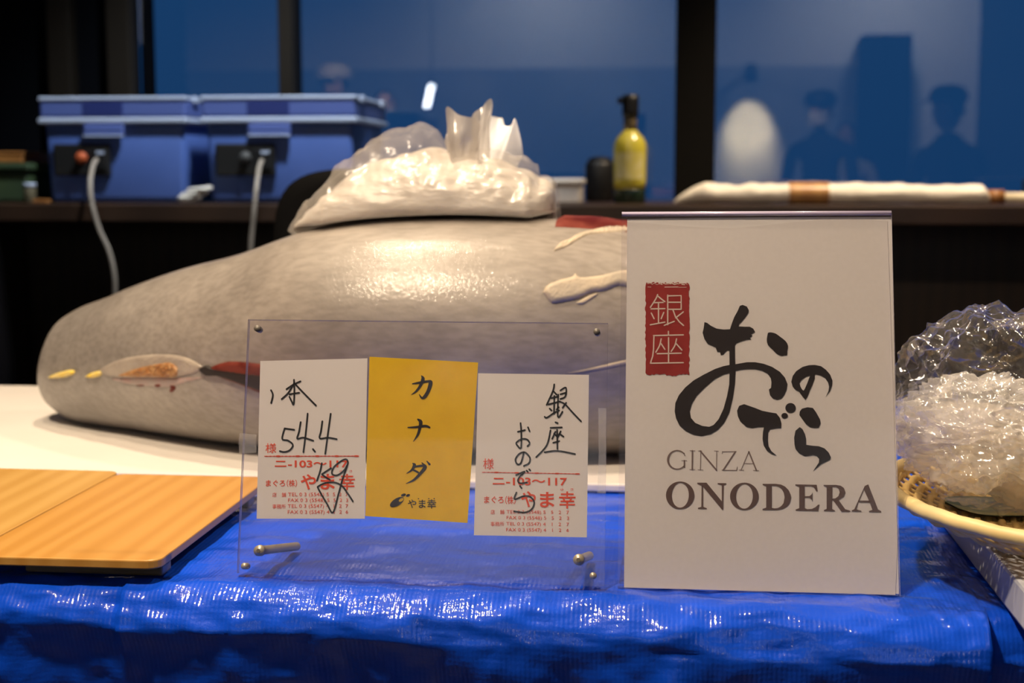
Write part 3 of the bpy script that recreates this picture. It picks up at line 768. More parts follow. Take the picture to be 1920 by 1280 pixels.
def patch(name, poly, material, lift=.001, bulge=0.0, rough=0.0, step=1.5, label=None, soft=8.0, curve=4, parent=None):
    """a piece lying on the fish skin, with its own thickness and relief"""
    poly = smooth_path(list(poly) + [poly[0]], curve)[:-1] if curve else list(poly)
    xs = [p[0] for p in poly]; ys = [p[1] for p in poly]
    pts = {}; vv = []; ff = []
    def vert(i, j):
        if (i, j) not in pts:
            px, py = min(xs) + i * step, min(ys) + j * step
            d = ray(px, py).normalized(); h = BV.ray_cast(EYE, d)
            if h[0] is None: pts[(i, j)] = None
            else:
                n_ = h[1] if h[1].dot(d) < 0 else -h[1]
                e = edge_d((px, py), poly) if inside((px, py), poly) else 0
                k = min(1, e / soft)
                pts[(i, j)] = len(vv)
                vv.append(h[0] + n_ * (-.0006 + (lift + .0006) * min(1, e / 1.2) + bulge * math.sin(k * PI / 2) + rough * N(px * .22, py * .22, 3) * k))
        return pts[(i, j)]
    for i in range(int((max(xs) - min(xs)) / step) + 1):
        for j in range(int((max(ys) - min(ys)) / step) + 1):
            if inside((min(xs) + (i + .5) * step, min(ys) + (j + .5) * step), poly):
                q = [vert(i, j), vert(i, j + 1), vert(i + 1, j + 1), vert(i + 1, j)]
                if None not in q: ff.append(q)
    o = link(name, vv, ff, material, parent or tuna, True)
    if label: o['label'] = label
    return o
patch('fin_stub', [(186, 692), (226, 673), (285, 664), (335, 666), (366, 677), (380, 690), (352, 702), (300, 708), (236, 708), (198, 703)], M_pale, .0008, .0022, .0010, label='pale raised stump of a cut fin')
patch('cut_flesh', [(220, 704), (258, 690), (298, 681), (325, 679), (338, 692), (330, 706), (290, 706), (250, 706)], M_brown, .0045, .0012, .0032, label='ragged brown flesh of the cut fin')
patch('bruise', [(205, 709), (260, 707), (330, 708), (388, 706), (350, 716), (315, 725), (260, 722), (225, 716)], M_pink, .0008, .0006, label='pink bruised skin below the cut fin')
for q in ([(252, 722), (265, 720), (276, 721), (265, 724)], [(289, 721), (297, 718), (305, 722), (295, 726)], [(312, 714), (320, 720), (330, 726), (323, 735), (318, 732), (320, 724)]):
    patch('blood_mark', q, M_flesh, .0016, .0002, step=1.0)
patch('slit_rim', [(392, 690), (412, 681), (440, 677), (500, 684), (560, 704), (600, 735), (560, 752), (500, 741), (450, 721), (412, 707)], M_flesh, .0008, .002, label='red edge of the cut slit')
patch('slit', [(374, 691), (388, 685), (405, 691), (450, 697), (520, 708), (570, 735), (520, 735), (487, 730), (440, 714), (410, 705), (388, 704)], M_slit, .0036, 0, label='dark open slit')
for q in ([(90, 707), (108, 699), (134, 693), (140, 699), (126, 706), (100, 709)], [(160, 706), (174, 698), (190, 695), (190, 703), (174, 708)]):
    patch('finlet', q, M_finlet, .003, .002, step=1.2, label='small yellow finlet')
patch('fin_base', [(1018, 549), (1024, 536), (1048, 525), (1072, 519), (1079, 512), (1088, 520), (1128, 516), (1162, 508), (1190, 510), (1190, 540), (1160, 536), (1134, 545), (1110, 549), (1085, 560), (1056, 566), (1034, 568)], M_cream, .0012, .0035, .0003, curve=3, soft=9, label='cream base of the cut side fin')
patch('skin_strip', [(1078, 568), (1108, 552), (1122, 551), (1098, 568), (1086, 571)], M_cream, .0012, .001, label='cream strip below the fin base')
patch('belly_edge', [(1036, 472), (1050, 455), (1068, 448), (1085, 438), (1110, 431), (1140, 425), (1190, 420), (1190, 432), (1130, 437), (1102, 441), (1082, 451), (1060, 464)], M_cream, .0012, .0008, .0012, soft=5, step=1.0, label='ragged cream edge of the opened belly')
patch('fin_edge', [(1040, 703), (1100, 691), (1165, 676), (1190, 672), (1190, 679), (1100, 696)], M_cream, .0008, .0006, label='thin pale fin edge low on the flank')
# red flesh of the opened belly showing behind the top edge
v = []; f = []; nn_ = 60
for i in range(nn_ + 1):
    t = i / nn_; x = -.1255 + .2255 * t
    zc, r, yc = fish_at(x)
    for k in range(13):
        a = 1.92 - 1.15 * k / 12
        e = math.sin(PI * k / 12) ** .5 * min(1, 30 * t) * min(1, 8 * (1 - t))
        rr = r + .0005 + e * (.0042 + .0015 * N(x * 40, k * .6))
        v.append((x, yc + .98 * rr * math.cos(a), zc + rr * math.sin(a)))
for i in range(nn_):
    for k in range(12): f.append((i * 13 + k, (i + 1) * 13 + k, (i + 1) * 13 + k + 1, i * 13 + k + 1))
o = link('belly_flesh', v, f, M_flesh, tuna, True); o['label'] = 'red flesh of the opened belly'
zc, r, yc = fish_at(.10)
o = link('neck_cut', [(.1008, yc + .93 * r * math.cos(2 * PI * k / 48), max(TZ + .012, zc + .95 * r * math.sin(2 * PI * k / 48))) for k in range(48)], [tuple(range(48))], M_flesh, tuna)
o['label'] = 'red cut face where the head was removed'

# ------------------------------------------------------------------ bag of ice on the tuna
M_ice = mat('crushed_ice', (.44, .40, .36), .4, color2=(.56, .52, .48), noise_scale=26, stretch=(.6, 1, 1.6), sss=.15, bump=.6, bump_scale=34, bump_dist=.008, coat=.15)
M_film = film('clear_bag_film', gloss=.025, rough=.22, milk=.16, milk_col=(.85, .80, .76), bump=.9, scale=15, edge=.30)
M_film_milky = film('gathered_bag_film', gloss=.10, rough=.22, milk=.80, milk_col=(.66, .62, .59), bump=.5, scale=30, edge=.2)
YB = 1.62
FX = lambda px: ony(px, 400, YB).x
FZ = lambda px, py: ony(px, py, YB).z
BAG = [(550, 438, 437), (575, 395, 408), (620, 344, 368), (650, 303, 338), (680, 284, 318), (720, 258, 301), (770, 238, 284), (805, 242, 277), (835, 266, 281), (870, 285, 296), (920, 282, 300), (960, 288, 306), (985, 294, 318), (1003, 306, 328), (1009, 330, 338), (1030, 340, 346), (1043, 350, 362), (1047, 372, 384), (1048, 400, 408)]
bagtab = [(FX(px), FZ(px, t), FZ(px, i)) for px, t, i in BAG]
def bag_surface(which, nx, nt, disp, shrink):
    V = []; F = []
    xa, xb = bagtab[0][0], bagtab[-1][0]
    for i in range(nx + 1):
        t = i / nx; x = xa + (xb - xa) * t
        if shrink: x = xa + .006 + (xb - xa - .012) * t
        top = interp(bagtab, x)[which]
        env = math.sqrt(max(0, min(1, t / .16))) * (.35 + .65 * math.sqrt(max(0, min(1, (1 - t) / .08))))
        hw = (.020 + .068 * env) * (1 - shrink)
        for k in range(nt + 1):
            a = PI * k / nt
            y = YB - hw * math.cos(a)
            base = fish_top(x, y) + .0020
            s_ = math.sin(a) ** .75
            z = base + (max(top, base + .004) - base) * s_
            p_ = Vector((x, y, z))
            n_ = Vector((0, -math.cos(a), math.sin(a)))
            w_ = min(1, s_ * 1.6)
            d1 = noise.voronoi(p_ * 22)[0]; cr = (d1[1] - d1[0])
            p_ += n_ * w_ * disp * (.6 * N(x * 22, y * 26, z * 26) + .9 * (abs(N(x * 20 - z * 26, y * 20, z * 44 + x * 16)) - .22) + .5 * (abs(N(x * 46 - z * 50, y * 30, z * 80 + x * 30)) - .2))
            if 0 < k < nt: p_.z = max(p_.z, fish_top(x, p_.y) + .0012)
            V.append(p_)
    m_ = nt + 1
    for i in range(nx):
        for k in range(nt): F.append((i * m_ + k, (i + 1) * m_ + k, (i + 1) * m_ + k + 1, i * m_ + k + 1))
    # underside follows the fish
    k0 = len(V); nb = 12
    for i in range(nx + 1):
        a, b_ = V[i * m_], V[i * m_ + nt]
        for k in range(1, nb):
            y = a.y + (b_.y - a.y) * k / nb
            V.append(Vector((a.x, y, fish_top(a.x, y) + .0020)))
    def U(i, k): return i * m_ if k == 0 else (i * m_ + nt if k == nb else k0 + i * (nb - 1) + k - 1)
    for i in range(nx):
        for k in range(nb): F.append((U(i, k), U(i, k + 1), U(i + 1, k + 1), U(i + 1, k)))
    F.append(tuple([k for k in range(nt + 1)] + [U(0, k) for k in range(nb - 1, 0, -1)])); F.append(tuple([nx * m_ + k for k in range(nt + 1)][::-1] + [U(nx, k) for k in range(1, nb)]))
    return V, F
icebag = thing('ice_bag', (FX(800), YB, fish_top(FX(800), YB)), 'tied plastic bag of crushed ice lying on top of the tuna', 'bag')
V, F = bag_surface(0, 150, 60, .010, 0)
link('bag_film', V, F, M_film, icebag, True)
V, F = bag_surface(1, 120, 48, .008, .06)
link('ice', V, F, M_ice, icebag, True)
# knotted, gathered mouth of the bag: flaring crumpled sheets
def ruffle(cx, cy, z0, spikes, seed, r0, yscale=.6, lean=0.0, ns=16, crumple=.005):
    """a gathered sheet fanning upward; spikes: (photo x, photo y) of its upper outline from left to right"""
    V = []; F = []
    out = smooth_path(spikes, 4)
    for i, (px, py) in enumerate(out):
        t = i / (len(out) - 1)
        top = ony(px, py, cy)
        fold = yscale * .02 * math.sin(t * PI * 5 + seed) + .012 * N(t * 6, seed)
        for k in range(ns + 1):
            s_ = k / ns
            bx = cx + r0 * (t * 2 - 1); by = cy + r0 * .6 * math.sin(t * PI * 3 + seed)
            p_ = Vector((bx + (top.x - bx) * s_, by + fold * s_, z0 + (top.z - z0) * s_))
            p_.y += lean * s_
            p_.y += crumple * N(p_.x * 45, p_.z * 45, seed) * min(1, s_ * 2)
            V.append(p_)
    m_ = ns + 1
    for i in range(len(out) - 1):
        for k in range(ns): F.append((i * m_ + k, (i + 1) * m_ + k, (i + 1) * m_ + k + 1, i * m_ + k + 1))
    return V, F
kz = FZ(880, 322)
mb = MB()
for args in ((FX(876), YB - .040, FZ(880, 338), [(846, 300), (838, 262), (843, 236), (838, 200), (858, 214), (880, 220), (894, 222), (897, 262), (900, 300)], 1.0, .020, .5),
             (FX(866), YB - .022, kz, [(842, 285), (836, 258), (842, 236), (856, 240), (868, 262)], 2.2, .012, .5),
             (FX(900), YB - .012, kz, [(886, 240), (890, 214), (905, 198), (919, 184), (922, 206), (918, 232)], 3.0, .014, .4)):
    mb.add(*ruffle(*args))
mb.build('gathered_neck', M_film_milky, icebag, True)
M_litfilm = film('lit_bag_mouth', gloss=.12, rough=.25, milk=.97, milk_col=(.95, .96, 1.0), bump=.5, scale=40, edge=.1)  # bluish white colour stands in for strong light on the gathered film
mb = MB()
for args in ((FX(905), YB - .005, kz, [(893, 250), (896, 222), (908, 214), (922, 216), (930, 218), (936, 232), (945, 233), (955, 228), (962, 221), (966, 250), (968, 290)], 4.1, .034, .5, .05),
             (FX(915), YB + .012, kz, [(892, 240), (905, 222), (925, 218), (940, 240), (958, 230), (964, 270)], 5.3, .030, .5, .05)):
    mb.add(*ruffle(*args))
mb.build('bag_mouth', M_litfilm, icebag, True)
mb = MB()
pts = []
for k in range(60):
    a = k / 60 * 2 * PI * 2.5; pts.append((FX(872) + .014 * math.cos(a), YB - .018 + .014 * math.sin(a), kz + .002 + .004 * math.sin(a * .7)))
mb.tube(pts, .004, 8)
mb.build('knot', M_film_milky, icebag, True)

# ------------------------------------------------------------------ cutting-board stands on the left
def stand_board(name, poly, z, m, label, feet):
    """a low wooden serving board on two feet; poly: its outline on the table plan"""
    cx = sum(p[0] for p in poly) / len(poly); cy = sum(p[1] for p in poly) / len(poly)
    c = thing(name, (cx, cy, TZ), label, 'board', 'wooden boards on the tarp')
    bm = bmesh.new()
    vs_ = [bm.verts.new((x, y, z - .0075)) for x, y in poly]
    fc = bm.faces.new(vs_); bmesh.ops.recalc_face_normals(bm, faces=[fc])
    r_ = bmesh.ops.extrude_face_region(bm, geom=[fc])
    for e in r_['geom']:
        if isinstance(e, bmesh.types.BMVert): e.co.z = z
    vert_e = [e for e in bm.edges if abs(e.verts[0].co.z - e.verts[1].co.z) > .005]
    bmesh.ops.bevel(bm, geom=vert_e, offset=.012, segments=5, affect='EDGES', profile=.5)
    top_e = [e for e in bm.edges if abs(e.verts[0].co.z - e.verts[1].co.z) < 1e-5]
    bmesh.ops.bevel(bm, geom=top_e, offset=.0012, segments=2, affect='EDGES', profile=.5)
    bmesh.ops.recalc_face_normals(bm, faces=list(bm.faces))
    MB().bm(bm).build('board_top', m, c)
    for lo, hi in feet: MB().box((lo[0], lo[1], TZ + .003), (hi[0], hi[1], z - .0075), .002).build('foot', M_boardleg, c)
    return c
BZ = .820
f0, f1 = onz(42, 1075, TZ + .003), onz(336, 1078, TZ + .003)
a_, b_ = onz(357, 1040, BZ), onz(480, 893, BZ)
fy = onz(300, 1052, BZ).y
xr = (a_.x + b_.x) / 2 - .002
stand_board('serving_board', [(-.557, fy - .001), (xr, fy + .001), (xr, b_.y), (-.557, b_.y - .002)], BZ, M_board,
            'orange-brown wooden serving board, nearer the price cards', [((f0.x, fy + .016), (f1.x - .012, fy + .038)), ((f0.x, 1.30), (f1.x - .012, 1.322))])
stand_board('serving_board', [(-.870, 1.05), (-.5585, 1.05), (-.5585, 1.379), (-.870, 1.379)], BZ, M_board2,
            'paler wooden serving board, partly cut off by the photo edge', [((-.83, 1.08), (-.58, 1.103)), ((-.83, 1.31), (-.58, 1.333))])

# ------------------------------------------------------------------ acrylic price board with three cards
M_acr = clear_sheet('clear_acrylic', (.985, .98, .99), .018, .004)
M_edge = mat('acrylic_edge_glow', (.50, .45, .62), .2, coat=.6)  # lilac colour imitates light gathered in the clear sheet's edges
TILT = math.radians(15.5)
bl, br = onz(445, 1075, TZ + .004), onz(1134, 1099, TZ + .004)
PB = Plane(bl, br - bl, TILT)
def slab(plane, q, off, th, name, parent, m=None, me=None):
    """clear sheet: q = four photo corners (tl, tr, br, bl) on the plane"""
    fr = [plane.pt(*p, off) for p in q]; bk = [p - plane.n * th for p in fr]
    V = fr + bk; F = [(3, 2, 1, 0), (4, 5, 6, 7)] + [(i, (i + 1) % 4, 4 + (i + 1) % 4, 4 + i) for i in range(4)]
    return link(name, V, F, None, parent, False, [m or M_acr, me or M_edge], [0, 0, 1, 1, 1, 1])
pst = thing('price_board', (bl + br) / 2, 'clear acrylic price board leaning back on two brass pegs', 'sign stand')
quad = [(466, 599), (1140, 606), (1133, 1099), (445, 1074)]
slab(PB, quad, .0012, .0022, 'front_panel', pst)
slab(PB, quad, -.0021, .0020, 'back_panel', pst)
def disc(plane, px, py, off, r, th, n=20):
    c0 = plane.pt(px, py, off); mb = MB()
    pts = [c0, c0 - plane.n * th]; mb.tube(pts, r, n); return mb
M_magnet = mat('grey_magnet', (.14, .125, .11), .5, .2)
for px, py, m in ((483, 616, M_magnet), (1119, 622, M_magnet), (459, 1061, M_steel), (1112, 1079, M_steel)):
    disc(PB, px, py, .0022, .0026, .009).build('fixing', m, pst, True)
for (px, py), (ex, ey) in (((490, 1032), None), ((1086, 1049), None)) if False else (((490, 1032), (540, 1028)), ((1086, 1049), (1092, 1047))):
    p0 = PB.pt(px, py, .005)
    p1 = Vector((p0.x + (.010 if px < 700 else .004), p0.y + .075, TZ + .0075))
    d = (p1 - p0)
    mb = MB(); mb.tube([p0, p0 + d * .06, p1], [.0034, .0036, .0036], 18)
    lg = mb.build('peg', M_steel, pst, True)
    mb = MB(); mb.tube([p0 - d.normalized() * .0022, p0 + d.normalized() * .002], [.0042, .0046], 18)
    h = mb.build('screw_head', M_steel, lg, True)
    mb = MB(); mb.tube([p0 - d.normalized() * .0026, p0 - d.normalized() * .0021], .0017, 6); mb.build('screw_socket', M_magnet, lg)
M_tape = film('clear_tape', gloss=.03, rough=.3, milk=.10, bump=.3, scale=90, edge=.05)
def tape(poly, label):
    V = [PB.pt(*p, .0022) for p in poly] + [PB.pt(*p, .0018) for p in poly]
    k = len(poly); F = [tuple(range(k))[::-1], tuple(range(k, 2 * k))] + [(i, (i + 1) % k, k + (i + 1) % k, k + i) for i in range(k)]
    tag(link('clear_tape', V, F, M_tape), label, 'tape', 'tape on the price board')
tape([(451, 812), (482, 815), (482, 848), (478, 849), (450, 850), (449, 830)], 'clear tape strip at the left edge of the acrylic price board')
tape([(1122, 765), (1137, 766), (1136, 925), (1120, 924), (1123, 850)], 'clear tape strip down the right edge of the acrylic price board')

def sheet(name, plane, q, off, th, m, label, cat, group=None):
    fr = [plane.pt(*p, off) for p in q]; bk = [p - plane.n * th for p in fr]
    V = fr + bk; k = len(q); F = [tuple(range(k))[::-1], tuple(range(k, 2 * k))] + [(i, (i + 1) % k, k + (i + 1) % k, k + i) for i in range(k)]
    return tag(link(name, V, F, m), label, cat, group)
CARDOFF = -.0016
ca = sheet('price_card', PB, [(487, 676), (688, 671), (683, 972), (480, 972)], CARDOFF, .0003, M_card, 'white price card handwritten 54.4, leftmost in the acrylic board', 'card', 'cards in the acrylic board')
cb = sheet('origin_card', PB, [(692, 668), (896, 679), (876, 980), (684, 967)], CARDOFF + .0002, .0003, M_yellow, 'yellow card with black katakana between the two white cards', 'card', 'cards in the acrylic board')
cc = sheet('buyer_card', PB, [(896, 699), (1104, 702), (1100, 1007), (888, 1003)], CARDOFF - .0001, .0003, M_card, 'white card handwritten in Japanese, rightmost in the acrylic board', 'card', 'cards in the acrylic board')
INK = CARDOFF + .0003
C1 = (440, 590, 3.123); C3 = (870, 690, 3.879); C2 = (680, 660, 3.764)
def beads(i, x0, x1, y0, y1, n):
    i.line([(x0, y0), (x1, y1)], 4)
    for k in range(n):
        t = (k + .5) / n; big = 1.7 if k % 5 == 3 else 1
        i.ell(x0 + (x1 - x0) * t, y0 + (y1 - y0) * t, (x1 - x0) / n * .42 * big, 3.2 * big, n=10)
# --- card 1, printed red
i = Ink(PB, INK, C1)
i.type('様', 178, 241, 750, 808); beads(i, 172, 722, 827, 826, 24)
i.type('ニ-103～117', 232, 662, 851, 893, bold=.022)
i.type('まぐろ', 180, 292, 966, 1004, bold=.012); i.type('（株）', 302, 362, 964, 1006, bold=.008)
i.type('や', 384, 474, 932, 1022, bold=.02); i.type('ま', 500, 584, 930, 1022, bold=.02); i.type('幸', 610, 702, 930, 1024, bold=.012)
i.type('ゆ', 612, 630, 908, 923); i.type('き', 670, 686, 907, 922)
for txt, y, x0 in (('TEL 0 3 (5548) 5  5  2  7', 1040, 310), ('FAX 0 3 (5548) 5  5  2  3', 1074, 310), ('TEL 0 3 (5547) 4  1  2  7', 1108, 308), ('FAX 0 3 (5547) 4  1  2  6', 1143, 308)):
    i.type(txt, x0, 662, y, y + 27)
i.type('店　舗', 218, 298, 1040, 1066); i.type('事務所', 218, 296, 1108, 1134)
i.build('red_print', M_red, ca)
i = Ink(PB, INK + .0001, C1); W_ = 10
for st_ in ([(210, 440), (221, 468), (211, 515)],
            [(345, 379), (347, 440), (343, 522), (331, 505), (318, 478)], [(301, 434), (340, 408), (383, 388)], [(346, 398), (312, 455), (273, 492)], [(352, 404), (400, 455), (474, 530)], [(318, 464), (375, 455)],
            [(290, 664), (276, 725), (310, 735), (338, 760), (322, 790), (290, 802), (262, 797)], [(290, 664), (346, 672)],
            [(384, 627), (374, 685), (364, 724), (400, 718), (458, 736)], [(425, 577), (414, 690), (400, 803)], [(456, 785), (468, 800)],
            [(511, 622), (503, 680), (496, 722), (545, 718), (595, 727)], [(560, 578), (543, 700), (528, 813)],
            [(508, 868), (498, 915), (479, 970)], [(562, 897), (518, 926), (512, 936), (556, 966)],
            [(655, 882), (640, 908), (600, 938), (568, 930), (578, 892), (620, 856), (650, 845), (661, 862), (655, 888), (630, 960), (604, 1055), (573, 1157), (538, 1105), (488, 1018), (490, 1002), (530, 984), (580, 980), (625, 1000), (662, 1048), (690, 1091)]):
    i.stroke(st_, W_)
i.build('handwriting', M_marker, ca)
# --- card 3
i = Ink(PB, INK - .0001, C3)
i.type('様', 137, 215, 655, 733); beads(i, 130, 838, 755, 768, 24)
i.type('ニ-103～117', 207, 748, 793, 850, skew=3, bold=.022)
i.type('まぐろ', 145, 286, 930, 982, bold=.012); i.type('（株）', 298, 374, 928, 988, bold=.008)
i.type('や', 414, 521, 893, 1010, bold=.02); i.type('ま', 551, 656, 899, 1012, bold=.02); i.type('幸', 690, 810, 895, 1020, bold=.012)
i.type('ゆ', 700, 724, 873, 891); i.type('き', 773, 796, 871, 889)
for txt, y, x0 in (('TEL 0 3 (5548) 5   5   2   7', 1031, 308), ('FAX 0 3 (5548) 5   5   2   3', 1073, 308), ('TEL 0 3 (5547) 4   1   2   7', 1118, 306), ('FAX 0 3 (5547) 4   1   2   6', 1161, 305)):
    i.type(txt, x0, 762, y, y + 32, skew=5)
i.type('店　舗', 192, 292, 1029, 1061); i.type('事務所', 191, 290, 1116, 1148)
i.build('red_print', M_red, cc)
i = Ink(PB, INK, C3); W_ = 12
for st_ in ([(655, 116), (645, 165), (600, 265)], [(648, 165), (672, 190)], [(632, 216), (678, 206)], [(614, 262), (690, 242)], [(656, 200), (653, 330)], [(622, 292), (636, 306)], [(688, 282), (672, 300)], [(585, 352), (602, 358), (650, 326), (690, 305)],
            [(700, 160), (740, 140), (736, 203), (700, 222)], [(700, 188), (736, 178)], [(684, 190), (682, 352), (715, 315)], [(694, 240), (735, 262), (790, 322), (850, 385)], [(742, 250), (716, 286)],
            [(664, 392), (680, 398)], [(628, 432), (710, 429)], [(628, 450), (600, 560), (524, 645)], [(664, 460), (640, 512)], [(654, 474), (672, 492)], [(702, 458), (680, 502)], [(694, 476), (722, 496)], [(676, 446), (678, 586)], [(648, 541), (692, 529)], [(585, 610), (680, 600), (806, 623)],
            [(410, 398), (415, 470), (413, 578), (388, 562), (380, 540), (418, 514), (458, 518), (476, 545), (460, 566)], [(390, 461), (442, 449)], [(464, 428), (475, 456)],
            [(432, 620), (412, 688), (386, 696), (373, 662), (400, 622), (442, 611), (478, 650), (470, 690), (434, 709)],
            [(378, 776), (442, 750), (402, 790), (391, 820), (410, 836), (456, 830)], [(454, 744), (463, 753)], [(473, 734), (481, 743)],
            [(406, 856), (418, 872)], [(380, 903), (366, 952), (430, 930), (480, 935), (509, 975), (490, 1025), (440, 1048), (363, 1040)]):
    i.stroke(st_, W_)
i.build('handwriting', M_marker, cc)
# --- yellow card
i = Ink(PB, INK + .0002, C2)
for st_ in ([(350, 222, 8), (400, 214, 17), (466, 204, 17), (478, 216, 28), (462, 270, 25), (437, 312, 24), (416, 322, 16), (398, 297, 5)], [(414, 166, 8), (424, 188, 25), (405, 235, 19), (375, 275, 14), (343, 298, 4)],
            [(318, 530, 8), (370, 528, 15), (440, 520, 18), (470, 530, 14)], [(388, 473, 12), (408, 492, 26), (400, 540, 20), (385, 585, 16), (356, 629, 4)],
            [(352, 784, 8), (364, 797, 24), (345, 830, 15), (308, 855, 4)], [(368, 806, 12), (425, 800, 18), (438, 812, 26), (408, 852, 22), (360, 900, 16), (305, 926, 4)], [(346, 826, 10), (372, 838, 14), (390, 848, 14)],
            [(416, 780, 7), (440, 800, 15)], [(452, 769, 8), (470, 790, 16)]):
    i.stroke(st_)
i.ell(240, 1057, 56, 26, -.55, hole=(270, 1041, 19, 11, -.55)); i.ell(286, 1007, 18, 10, -.3); i.ell(318, 1010, 15, 9, -.4)
i.type('やま幸', 317, 517, 1036, 1101, skew=2, bold=.012)
for x in (392, 465, 503): i.ell(x, 1033, 5, 4, n=8)
i.build('black_print', M_inkblack, cb)

# ------------------------------------------------------------------ A4 sign in its acrylic holder
sl, sr = onz(1170, 1101, TZ + .002), onz(1687, 1115, TZ + .002)
PS = Plane(sl, sr - sl, math.radians(15.0))
hold = thing('sign_holder', (sl + sr) / 2, 'clear acrylic sign holder with a bent foot, right of the price board', 'sign stand')
hq = [(1166, 403), (1671, 401), (1687, 1116), (1158, 1101)]
slab(PS, hq, .0024, .0018, 'front_panel', hold)
slab(PS, hq, -.0022, .0018, 'back_panel', hold)
p0, p1 = PS.pt(1160, 1100, -.004), PS.pt(1686, 1114, -.004)
b = MB(); b.box((p0.x, p0.y + .004, TZ + .0022), (p1.x, p0.y + .085, TZ + .0044), .0006); b.build('foot', M_acr, hold)
# top fold of the holder, slightly proud, its edge light painted lilac
q0, q1 = PS.pt(1166, 401, 0), PS.pt(1671, 399, 0)
b = MB(); b.tube([q0, q1], .0018, 10); b.build('top_fold', M_edge, hold, True)
tagq = [(1176, 410), (1300, 408), (1420, 407), (1672, 406), (1686, 1113), (1170, 1100)]
bk = sheet('backing_sheet', PS, tagq, -.0012, .0003, M_paper2, 'plain white sheet behind the printed sign in the holder', 'paper')
frq = [(1176, 416), (1215, 418), (1260, 422), (1320, 426), (1380, 427), (1440, 421), (1500, 415), (1560, 411), (1620, 411), (1664, 414), (1674, 700), (1683, 1020), (1679, 1115), (1500, 1110), (1170, 1101)]
sg = sheet('printed_sign', PS, frq, -.0006, .0003, M_paper, 'white printed sign with black brush lettering, red seal and latin capitals', 'sign')
SK = -.0002
C4 = (1160, 500, 3.763); C5 = (1400, 560, 3.7655); C6 = (1220, 800, 4.085)
i = Ink(PS, SK, C5)
h = lambda L: [(x * 1.0007 - 903.7, y * 1.0007 - 225.9) for x, y in L]
i.fill(h([(605, 390), (625, 395), (650, 415), (690, 435), (740, 442), (785, 440), (800, 395), (815, 355), (840, 310), (855, 275), (875, 268), (905, 280), (918, 305), (915, 325), (895, 355), (870, 385), (850, 405), (848, 420), (890, 422), (925, 422), (950, 436), (963, 460), (945, 470), (932, 478), (944, 484), (936, 494), (925, 500), (936, 512), (900, 515), (860, 528), (830, 540), (820, 555), (821, 640), (825, 740), (820, 830), (805, 930), (780, 1030), (745, 1100), (700, 1150), (650, 1180), (585, 1194), (530, 1185), (475, 1160), (430, 1120), (405, 1070), (395, 1020), (400, 960), (425, 905), (470, 850), (530, 800), (600, 760), (680, 720), (740, 700), (782, 692), (781, 590), (765, 590), (750, 605), (735, 620), (720, 622), (715, 600), (695, 600), (685, 570), (665, 560), (630, 545), (605, 510), (592, 465), (600, 430)]),
       h([(782, 750), (740, 760), (680, 790), (610, 850), (550, 910), (515, 970), (502, 1020), (510, 1065), (540, 1100), (590, 1122), (640, 1128), (670, 1115), (705, 1075), (740, 1000), (765, 910), (780, 830)]))
i.fill(h([(815, 688), (880, 677)]) + [(0, 447), (60, 447), (120, 458), (180, 480), (235, 515), (270, 555), (288, 600), (283, 640), (265, 680), (245, 705), (215, 713), (185, 703), (165, 680), (157, 640), (172, 628), (175, 590), (170, 560), (150, 530), (110, 508), (60, 497), (0, 497)] + h([(860, 727), (815, 737)]), curve=0)
i.fill([(150, 240), (170, 236), (205, 245), (240, 270), (275, 298), (292, 330), (287, 370), (285, 398), (265, 398), (248, 403), (215, 390), (185, 360), (150, 325), (142, 285)], curve=2)
i.fill([(415, 713), (395, 690), (370, 655), (345, 643), (325, 620), (315, 585), (325, 545), (350, 510), (395, 480), (440, 468), (480, 466), (525, 475), (560, 500), (590, 535), (605, 575), (603, 610), (590, 650), (558, 693), (578, 650), (582, 620), (575, 590), (555, 560), (525, 542), (490, 533), (481, 537), (480, 565), (465, 605), (445, 650), (430, 690)],
       [(448, 540), (415, 552), (385, 575), (373, 595), (380, 620), (392, 640), (403, 648), (412, 632), (430, 590)])
i.fill([(-53, 755), (-18, 743), (17, 755), (60, 770), (110, 790), (160, 800), (210, 808), (235, 840), (246, 880), (243, 913), (215, 913), (165, 922), (152, 945), (150, 1000), (155, 1040), (175, 1075), (213, 1107), (180, 1098), (145, 1075), (120, 1035), (112, 990), (115, 940), (122, 905), (85, 905), (40, 913), (0, 905), (-45, 865), (-62, 830), (-68, 790)])
i.ell(310, 770, 37, 35); i.ell(268, 825, 23, 20)
i.fill([(390, 775), (430, 765), (468, 770), (490, 800), (518, 850), (523, 880), (508, 910), (480, 912), (450, 908), (420, 885), (390, 845), (372, 820), (375, 795)])
i.fill([(375, 905), (395, 920), (412, 955), (420, 990), (420, 1030), (460, 1036), (510, 1040), (550, 1055), (580, 1085), (595, 1118), (590, 1135), (560, 1150), (525, 1168), (495, 1195), (468, 1218), (490, 1185), (510, 1155), (512, 1130), (495, 1110), (470, 1103), (440, 1108), (410, 1112), (370, 1090), (345, 1060), (338, 1030), (335, 980), (345, 930)])
i.build('brush_lettering', M_inkblack, sg)
